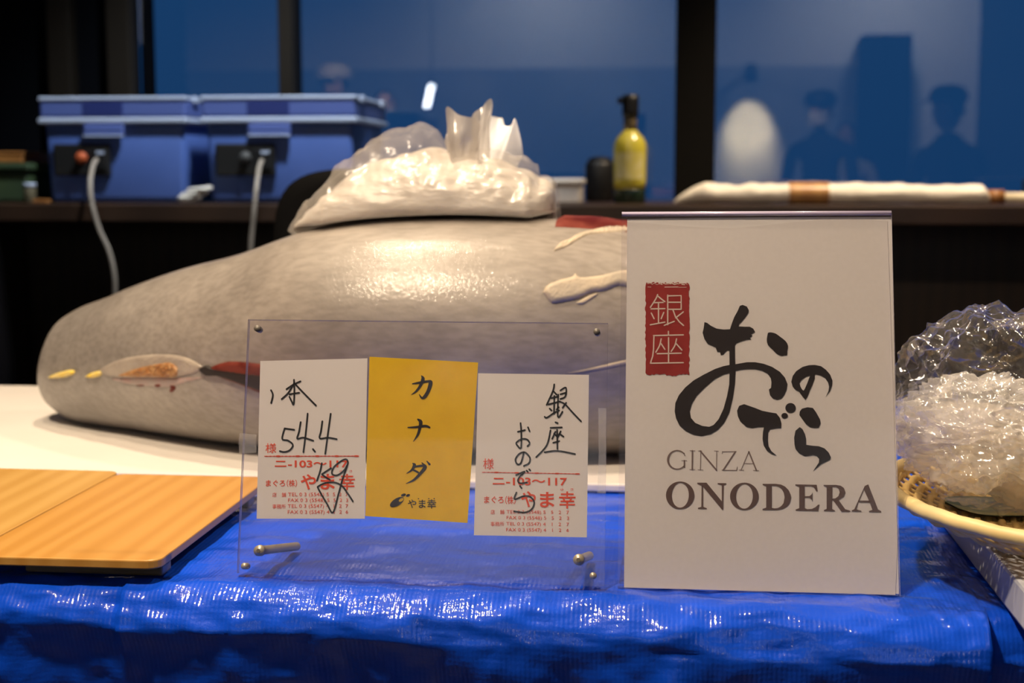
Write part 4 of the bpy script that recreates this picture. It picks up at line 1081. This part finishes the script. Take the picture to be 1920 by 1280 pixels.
# red seal with blank characters
i = Ink(PS, SK, C4); rr_ = random.Random(3)
edge = []
for k in range(34): edge.append((196 + 296 * k / 33, 112 + rr_.uniform(-6, 8)))
for k in range(40): edge.append((497 + rr_.uniform(-4, 5), 125 + 630 * k / 39))
for k in range(24): edge.append((494 - 296 * k / 23, 760 + rr_.uniform(-6, 4) + (8 if 6 < k < 13 else 0)))
for k in range(40): edge.append((190 + rr_.uniform(-5, 4), 748 - 620 * k / 39))
i.fill(edge); i.build('red_seal', M_seal, sg)
i = Ink(PS, SK + .0002, C4)
for st_ in ([(275, 196), (262, 226), (224, 286)], [(276, 206), (300, 226), (326, 246)], [(246, 253), (314, 251)], [(228, 297), (326, 295)], [(281, 253), (281, 395)], [(230, 326), (250, 366)], [(318, 322), (300, 366)], [(224, 409), (326, 390)],
            [(346, 200), (346, 408)], [(346, 205), (441, 203), (441, 300)], [(346, 250), (441, 250)], [(346, 300), (441, 300)], [(322, 413), (350, 401), (392, 385)], [(382, 300), (400, 350), (428, 388), (458, 414)], [(456, 318), (402, 360)],
            [(351, 455), (351, 482)], [(246, 485), (456, 480)], [(249, 485), (246, 580), (240, 630), (224, 680)], [(300, 508), (288, 556), (262, 602)], [(298, 540), (326, 582)], [(408, 508), (396, 556), (370, 597)], [(404, 540), (446, 587)], [(352, 500), (352, 676)], [(272, 613), (441, 609)], [(224, 680), (456, 676)]):
    i.stroke(st_, 9, n=4, sm=len(st_) == 3 and st_[1][0] not in (441,))
for k in range(15):
    x = 205 + 19 * k + rr_.uniform(-6, 6); i.line([(x, 118 + rr_.uniform(-5, 8)), (x + rr_.uniform(8, 24), 119 + rr_.uniform(-5, 8))], rr_.uniform(2, 7))
i.line([(325, 143), (420, 142)], 5); i.line([(425, 145), (478, 144)], 3); i.line([(205, 142), (228, 143)], 3)
i.build('seal_characters', M_cream_ink, sg)
# GINZA
i = Ink(PS, SK, C6)
g = []
for k in range(33):
    a = math.radians(-42 - k * 276 / 32); wd = 9 + 7 * max(0, -math.cos(a)) ** 2
    g.append((203 + 70 * math.cos(a), 252 + 71 * math.sin(a), wd))
i.stroke(g, n=2); i.line([(258, 258), (258, 308)], 11); i.line([(237, 258), (276, 257)], 4); i.line([(257, 200), (262, 222)], 5)
for a, b_, wd in (((320, 182), (318, 326), 11), ((301, 182), (340, 183), 4), ((299, 326), (339, 327), 4),
                  ((384, 186), (380, 328), 5), ((380, 184), (505, 331), 11), ((506, 185), (504, 330), 5), ((364, 184), (392, 184), 4), ((362, 328), (401, 329), 4), ((487, 184), (519, 185), 4),
                  ((549, 190), (655, 188), 5), ((648, 190), (556, 330), 10), ((546, 331), (659, 333), 5), ((550, 188), (547, 207), 4), ((658, 333), (664, 306), 4),
                  ((752, 188), (692, 330), 5), ((752, 190), (810, 333), 11), ((714, 280), (786, 281), 4), ((677, 330), (713, 331), 4), ((786, 333), (828, 334), 4)):
    i.line([a, b_], wd)
i.build('thin_capitals', M_inkgrey, sg)
# ONODERA
i = Ink(PS, SK, C6)
i.ell(226, 524, 109, 106, n=48, hole=(227, 523, 65, 95, .03)); i.ell(718, 532, 110, 105, n=48, hole=(718, 532, 64, 94, .03))
i.fill([(357, 427), (428, 427), (545, 570), (545, 447), (513, 438), (513, 430), (579, 431), (579, 439), (560, 447), (556, 635), (548, 634), (402, 458), (402, 612), (430, 622), (430, 629), (362, 628), (362, 620), (388, 612), (390, 450), (357, 436)])
i.fill([(858, 436), (960, 436), (1000, 442), (1030, 457), (1058, 485), (1073, 520), (1076, 545), (1065, 585), (1042, 612), (1010, 629), (970, 637), (857, 637), (857, 628), (885, 618), (885, 455), (858, 445)],
       [(928, 452), (960, 452), (985, 460), (1005, 477), (1020, 505), (1026, 540), (1018, 583), (1000, 607), (975, 621), (950, 624), (928, 620)])
i.fill([(1108, 440), (1272, 443), (1280, 495), (1270, 495), (1250, 462), (1225, 455), (1180, 455), (1180, 530), (1215, 530), (1232, 518), (1240, 500), (1240, 575), (1232, 555), (1215, 543), (1180, 543), (1180, 622), (1200, 630), (1235, 628), (1262, 615), (1283, 595), (1294, 596), (1283, 645), (1110, 641), (1110, 633), (1138, 622), (1138, 458), (1108, 448)])
i.fill([(1325, 444), (1420, 444), (1455, 450), (1480, 467), (1492, 500), (1480, 535), (1440, 560), (1490, 630), (1530, 642), (1530, 650), (1462, 650), (1398, 562), (1390, 562), (1389, 628), (1412, 640), (1412, 647), (1327, 645), (1327, 637), (1348, 628), (1348, 462), (1325, 452)],
       [(1392, 460), (1420, 460), (1440, 473), (1448, 502), (1438, 530), (1414, 548), (1392, 548)])
i.fill([(1640, 452), (1667, 440), (1742, 632), (1766, 645), (1766, 655), (1672, 652), (1672, 644), (1698, 635), (1679, 581), (1592, 578), (1576, 632), (1614, 642), (1614, 650), (1540, 648), (1540, 640), (1560, 630)],
       [(1634, 482), (1599, 564), (1672, 565)])
i.build('bold_capitals', M_inkbrown, sg)

# ------------------------------------------------------------------ slab, bamboo basket, leaves and the bag on the right
M_slab = mat('grey_white_slab', (.42, .44, .52), .5, color2=(.46, .47, .54), noise_scale=10)
SZ = .832
s0, s1_ = onz(1734, 968, TZ), onz(1920, 1150, TZ)
b = MB(); b.box((s1_.x - .012, .86, TZ + .0015), (s1_.x + .46, 1.36, SZ), .003)
tag(b.build('cutting_slab', M_slab), 'thick grey-white slab under the bamboo basket', 'slab')
M_rim = mat('bamboo_rim', (.72, .58, .30), .45, color2=(.60, .44, .18), noise_scale=14, stretch=(1, 1, .2))
M_weave = mat('bamboo_weave', (.74, .54, .22), .5, color2=(.60, .40, .13), noise_scale=40)
RZ = .866
r0, r1_, r2_ = onz(1685, 931, RZ), onz(1800, 976, RZ), onz(1920, 1009, RZ)
BR = .205
dirv = (r2_ - r0).normalized(); mid = (r0 + r2_) / 2; half = (r2_ - r0).length / 2
nrm = Vector((-dirv.y, dirv.x, 0)); nrm = nrm if nrm.y > 0 else -nrm
BC = mid + nrm * math.sqrt(BR ** 2 - half ** 2)
basket = thing('bamboo_basket', (BC.x, BC.y, SZ), 'round shallow woven bamboo basket with a wrapped rim, on the slab', 'basket')
v = []; f = []; nq, nr = 260, 16
for i_ in range(nq):
    a = 2 * PI * i_ / nq
    for k in range(nr):
        q = 2 * PI * k / nr
        tw = 1 + .07 * math.sin(a * 34 - q * 1.0) ** 3
        rr = .0062 * tw
        v.append((BC.x + (BR + rr * math.cos(q)) * math.cos(a), BC.y + (BR + rr * math.cos(q)) * math.sin(a), RZ + rr * .9 * math.sin(q)))
for i_ in range(nq):
    for k in range(nr):
        j_ = (i_ + 1) % nq; f.append((i_ * nr + k, j_ * nr + k, j_ * nr + (k + 1) % nr, i_ * nr + (k + 1) % nr))
link('rim', v, f, M_rim, basket, True)
def bowl(r): # height of the woven bowl at radius r
    t = r / BR
    return SZ + .004 + (RZ - SZ - .006) * max(0, (t - .62) / .38) ** 1.6
wv = MB()
NR = 72
for ring_i in range(21):
    r_ = .008 + ring_i * .0096
    pts = [(BC.x + r_ * math.cos(2 * PI * k / 216), BC.y + r_ * math.sin(2 * PI * k / 216), bowl(r_) + .0016 * math.cos(2 * PI * k / 216 * NR / 2 + PI * ring_i)) for k in range(217)]
    wv.tube(pts, .0036, 6)
for k in range(NR):
    a = 2 * PI * k / NR
    pts = [(BC.x + (.008 + j * .0197) * math.cos(a), BC.y + (.008 + j * .0197) * math.sin(a), bowl(.008 + j * .0197)) for j in range(11)]
    wv.tube(pts, .0022, 5)
wv.build('woven_bowl', M_weave, basket, True)
M_leaf = mat('bamboo_leaf', (.06, .115, .045), .4, color2=(.09, .15, .06), noise_scale=30, stretch=(1, 1, 1), coat=.2)
def leaf(p, rot, ln, wd, label):
    V = []; F = []; n1, n2 = 28, 8
    R_ = Matrix.Translation(Vector((p.x, p.y, 0))) @ Matrix.Rotation(rot, 4, 'Z')
    for i_ in range(n1 + 1):
        t = i_ / n1; hw = wd * math.sin(PI * min(1, t ** .75)) ** .8 * (1 - .15 * t) + .0004
        for k in range(n2 + 1):
            u = k / n2 * 2 - 1
            q = R_ @ Vector((t * ln, u * hw, .0012 * abs(u) + .0004 * math.sin(u * 16)))
            q.z += bowl(min(BR, math.hypot(q.x - BC.x, q.y - BC.y))) + .0062; V.append(q)
    for i_ in range(n1):
        for k in range(n2): q = i_ * (n2 + 1) + k; F.append((q, q + n2 + 1, q + n2 + 2, q + 1))
    k0 = len(V); V += [x - Vector((0, 0, .0006)) for x in V]; F += [tuple(k0 + a for a in q)[::-1] for q in list(F)]
    tag(link('bamboo_leaf', V, F, M_leaf, None, True), label, 'leaf', 'leaves in the bamboo basket')
leaf(onz(1772, 940, .85), .30, .17, .036, 'broad green leaf under the clear bag in the basket')
leaf(onz(1826, 964, .86), -.28, .13, .010, 'narrow green leaf along the basket rim')

M_film2 = film('crinkled_bag_film', gloss=.055, rough=.09, milk=.03, bump=1.0, scale=14, edge=.40)
M_film3 = film('crumpled_inner_film', gloss=.06, rough=.10, milk=.30, bump=1.0, scale=20, edge=.35)
bagr = thing('clear_bag', (BC.x, BC.y, .88), 'clear crinkled plastic bag holding ice, in the bamboo basket', 'bag')
YR = 1.20
def blob(cpx, cpy, rpx, rpz, ry, seed, disp, nu=110, nv=70, flat=None, sq=1.0, freq=9.0):
    c0 = ony(cpx, cpy, YR); k = YR / FPX * 1.0
    V = []; F = []
    for j in range(nv + 1):
        th = PI * j / nv
        for i_ in range(nu):
            ph = 2 * PI * i_ / nu
            d = Vector((math.sin(th) * math.cos(ph), math.sin(th) * math.sin(ph), math.cos(th)))
            q = d * 1.0 + Vector((seed, seed * 2, seed * 3))
            r1 = 1 - 2 * abs(noise.noise(q * 1.9)); r2 = 1 - 2 * abs(noise.noise(q * freq * .6 + Vector((9, 4, 2)))); r3 = 1 - 2 * abs(noise.noise(q * freq * 1.5))
            s_ = 1 + disp * (.45 * (r1 - .6) + .30 * (r2 - .6) + .13 * (r3 - .6))
            p_ = Vector((c0.x + d.x * rpx * k * s_, c0.y + d.y * ry * s_, c0.z + d.z * rpz * k * s_))
            if flat is not None:
                dd = math.hypot(p_.x - BC.x, p_.y - BC.y)
                p_.z = max(p_.z, (bowl(dd) + .010 if dd < BR - .02 else RZ + .010) + flat + .002 * noise.noise(q * 12))
            V.append(p_)
    for j in range(nv):
        for i_ in range(nu):
            F.append((j * nu + i_, (j + 1) * nu + i_, (j + 1) * nu + (i_ + 1) % nu, j * nu + (i_ + 1) % nu))
    return V, F
FL = .001
V, F = blob(1885, 765, 205, 185, .095, 3.1, .28, 200, 140, FL, freq=6.5)
link('bag_film', V, F, M_film2, bagr, True)
V, F = blob(1845, 812, 155, 102, .080, 7.7, .50, 150, 100, FL + .001, freq=7)
link('inner_film', V, F, M_film3, bagr, True)
V, F = blob(1805, 815, 125, 58, .060, 12.2, .30, 100, 64, FL + .003, freq=8)
M_ice2 = film('wet_ice', gloss=.06, rough=.2, milk=.55, milk_col=(.86, .80, .73), bump=1.0, scale=40, edge=.2)
link('ice', V, F, M_ice2, bagr, True)
mb = MB(); V, F = blob(1930, 862, 95, 92, .045, 5.5, .30, 80, 60, FL + .002, freq=6); mb.add(V, F)
mb.build('gathered_neck', M_film_milky, bagr, True)

# ------------------------------------------------------------------ people and lamps at the back of the room, seen only as reflections in the glass
M_skin = mat('skin', (.62, .40, .29), .5, sss=.1)
M_navy = mat('navy_cloth', (.008, .012, .022), .8)
M_shirt = mat('white_shirt', (.72, .68, .66), .7)
M_mask = mat('white_mask', (.82, .80, .80), .7)
M_hair = mat('black_hair', (.006, .005, .005), .6)
def skin_mesh(name, joints, bones, material, parent):
    me = bpy.data.meshes.new(name); me.from_pydata([j[0] for j in joints], bones, []); me.materials.append(material)
    o = bpy.data.objects.new(name, me); COL.objects.link(o)
    md = o.modifiers.new('skin', 'SKIN'); md.use_smooth_shade = True
    lay = me.skin_vertices[0] if me.skin_vertices else None
    if lay is None:
        bm = bmesh.new(); bm.from_mesh(me); bm.verts.layers.skin.verify(); bm.to_mesh(me); bm.free(); lay = me.skin_vertices[0]
    for k, j in enumerate(joints): lay.data[k].radius = j[1] if isinstance(j[1], tuple) else (j[1], j[1]); lay.data[k].use_root = k == 0
    o.modifiers.new('sub', 'SUBSURF').levels = 1
    bpy.context.view_layer.update()
    ev = o.evaluated_get(bpy.context.evaluated_depsgraph_get()); m2 = bpy.data.meshes.new_from_object(ev)
    o.modifiers.clear(); o.data = m2; bpy.data.meshes.remove(me)
    if not m2.materials: m2.materials.append(material)
    o.parent = parent; o.matrix_parent_inverse = Matrix.Identity(4)
    return o
def person(x, y, h, face, label, cap=None, mask=True, top=None):
    """standing figure; local frame: +Y is where it looks"""
    p = thing('person', (x, y, 0), label, 'person', 'people behind the camera')
    p.rotation_euler = (0, 0, face); s_ = h / 1.75
    top = top or M_navy
    S = lambda L: [((a * s_, b_ * s_, c_ * s_), (r_[0] * s_, r_[1] * s_) if isinstance(r_, tuple) else r_ * s_) for a, b_, c_, r_ in L]
    J = [(0, 0, .95, (.15, .11)), (0, 0, 1.15, (.14, .10)), (0, 0, 1.36, (.17, .11)), (0, .01, 1.47, .065), (0, .015, 1.53, .062)]
    Bn = [(0, 1), (1, 2), (2, 3), (3, 4)]
    for sx in (-1, 1):
        k = len(J); J += [(sx * .20, 0, 1.40, .058), (sx * .25, .02, 1.12, .045), (sx * .22, .20, .98, .036), (sx * .18, .28, 1.0, .030)]; Bn += [(2, k), (k, k + 1), (k + 1, k + 2), (k + 2, k + 3)]
        k = len(J); J += [(sx * .10, 0, .86, .088), (sx * .11, .02, .48, .062), (sx * .11, -.02, .10, .045), (sx * .115, .12, .04, .040)]; Bn += [(0, k), (k, k + 1), (k + 1, k + 2), (k + 2, k + 3)]
    bd = skin_mesh('body', S(J), Bn, top, p)
    hd = MB(); V = []; F = []
    for j in range(25):
        th = PI * j / 24
        for i_ in range(32):
            ph = 2 * PI * i_ / 32
            d = Vector((math.sin(th) * math.cos(ph), math.sin(th) * math.sin(ph), math.cos(th)))
            z = d.z * .118; wx = .076 * (1 - .22 * max(0, -d.z)); wy = .095 * (1 - .12 * max(0, -d.z))
            q = Vector((d.x * wx, d.y * wy, z))
            if d.y > 0:
                q.y += .020 * math.exp(-((q.x / .013) ** 2 + ((q.z + .012) / .026) ** 2))
                q.y -= .010 * (math.exp(-(((q.x - .032) / .016) ** 2 + ((q.z - .012) / .012) ** 2)) + math.exp(-(((q.x + .032) / .016) ** 2 + ((q.z - .012) / .012) ** 2)))
                q.y += .007 * math.exp(-((q.x / .026) ** 2 + ((q.z + .058) / .010) ** 2))
            V.append((q + Vector((0, .025, 1.635))) * s_)
    for j in range(24):
        for i_ in range(32): F.append((j * 32 + i_, (j + 1) * 32 + i_, (j + 1) * 32 + (i_ + 1) % 32, j * 32 + (i_ + 1) % 32))
    def local(o): o.matrix_parent_inverse = Matrix.Identity(4); return o
    head = local(link('head', V, F, M_skin, p, True))
    for sx in (-1, 1):
        local(link('ear', *(lambda q: (q.v, q.f))(MB().lathe([(.004, -.006), (.020, 0), (.018, .004), (.006, .006)], Vector((sx * .078, .02, 1.63)) * s_, 14, 0, Matrix.Rotation(sx * PI / 2, 4, 'Y'))), M_skin, head, True))
        # hands: palm with five fingers
        hb = MB(); c0 = Vector((sx * .175, .30, 1.0)) * s_
        hb.tube([c0, c0 + Vector((0, .05, 0)) * s_, c0 + Vector((0, .085, 0)) * s_], [.026 * s_, .034 * s_, .028 * s_], 10)
        for fi in range(4):
            bx = c0 + Vector(((fi - 1.5) * .017, .08, 0)) * s_; ln = (.062, .074, .070, .055)[fi]
            hb.tube([bx, bx + Vector((0, ln * .5, -.008)) * s_, bx + Vector((0, ln * .85, -.030)) * s_], [.009 * s_, .0085 * s_, .007 * s_], 7)
        bx = c0 + Vector((-sx * .026, .03, 0)) * s_
        hb.tube([bx, bx + Vector((-sx * .022, .030, -.006)) * s_, bx + Vector((-sx * .026, .055, -.018)) * s_], [.011 * s_, .010 * s_, .008 * s_], 7)
        local(hb.build('hand', M_skin, p, True))
    hv = []; hf = []
    for j in range(13):
        th = PI * .56 * j / 12
        for i_ in range(32):
            ph = 2 * PI * i_ / 32
            d = Vector((math.sin(th) * math.cos(ph), math.sin(th) * math.sin(ph), math.cos(th)))
            k = 1.0 if d.y < .35 else .86
            hv.append((Vector((d.x * .084, d.y * .103 * k, d.z * .124 if d.y < .5 or d.z > .5 else .06)) + Vector((0, .020, 1.637))) * s_)
    for j in range(12):
        for i_ in range(32): hf.append((j * 32 + i_, (j + 1) * 32 + i_, (j + 1) * 32 + (i_ + 1) % 32, j * 32 + (i_ + 1) % 32))
    local(link('hair', hv, hf, M_hair, head, True))
    if cap:
        cb_ = MB(); cb_.lathe([(.104 * s_, 0), (.110 * s_, .02 * s_), (.106 * s_, .05 * s_), (.088 * s_, .078 * s_), (.055 * s_, .094 * s_), (.015 * s_, .10 * s_)], Vector((0, .022, 1.685)) * s_, 28)
        cb_.box((-.075 * s_, .10 * s_, 1.685 * s_), (.075 * s_, .175 * s_, 1.694 * s_), .004)
        local(cb_.build('cap', cap, head, True))
    if mask:
        V = []; F = []
        for j in range(9):
            for i_ in range(17):
                a = -1.25 + 2.5 * i_ / 16; z = -.085 + .085 * j / 8
                V.append((Vector((math.sin(a) * .080, math.cos(a) * .104 + .012 * math.cos(a * 1.2), z)) + Vector((0, .025, 1.635))) * s_)
        F = [(j * 17 + i_, j * 17 + i_ + 1, (j + 1) * 17 + i_ + 1, (j + 1) * 17 + i_) for j in range(8) for i_ in range(16)]
        local(link('mask', V, F, M_mask, head, True))
    ap = MB()
    V = [(Vector((u * .15, math.sqrt(max(0, 1 - u * u * .8)) * .03 + .105 + (.02 if z < 1 else 0), z))) * s_ for z in (.55, .8, 1.0, 1.2, 1.32) for u in (-1, -.5, 0, .5, 1)]
    F = [(j * 5 + i_, j * 5 + i_ + 1, (j + 1) * 5 + i_ + 1, (j + 1) * 5 + i_) for j in range(4) for i_ in range(4)]
    return p, (V, F)
def mirror(px, py, depth):
    q = ony(px, py, depth); return q.x, 2 * (WY + .02) - depth, q.z
x, y, z = mirror(628, 120, 9.0); person(x, y, z - .03, .2, 'person in a white cap and dark clothes, facing the window', M_shirt, False)
x, y, z = mirror(1542, 168, 9.0); person(x, y, z - .03, .5, 'person in a dark cap and white face mask with navy jacket', M_hair, True)
x, y, z = mirror(1588, 230, 10.2); person(x, y, 1.48, .2, 'shorter person in a white shirt beside the masked person', None, False, M_shirt)
x, y, z = mirror(1785, 158, 7.25); person(x, y, z - .03, .9, 'person in dark clothes nearest the camera, head turned aside', M_hair, False)
x, y, z = mirror(720, 165, 8.4); person(x, y, z - .02, -.2, 'dark-haired person in dark clothes beside the one in the white cap', None, True)
# wall lamp with a domed shade and a tube lamp
x, y, z = mirror(1405, 180, 11.5)
lamp = thing('wall_lamp', (x, -3.96, z + .1), 'small black wall lamp throwing a warm arch of light down the back wall', 'lamp')
MB().lathe([(.045, -.02), (.05, .0), (.05, .10), (.03, .12)], (x, -3.78, z + .12), 24).build('lamp_head', M_dark, lamp, True)
MB().box((x - .03, -4.0, z + .17), (x + .03, -3.82, z + .20), .006).build('bracket', M_dark, lamp)
spot('wall_lamp_bulb', (x, -3.78, z + .09), (x, -4.10, z - .40), 330, 62, .9, .03, (1.0, .80, .45))
M_tube = mat('tube_light', (.9, .95, 1), .4, emit=(.85, .93, 1.0), emit_s=30)
x, y, z = mirror(804, 180, 10.2)
lamp = thing('hanging_tube_lamp', (x, y, z), 'short white tube lamp hanging at the back of the room', 'lamp')
MB().tube([(x - .02, y, z - .08), (x + .02, y, z + .08)], .017, 14).build('tube', M_tube, lamp, True)
MB().tube([(x + .02, y, z + .08), (x + .022, y, 2.8)], .004, 8).build('cord', M_dark, lamp)
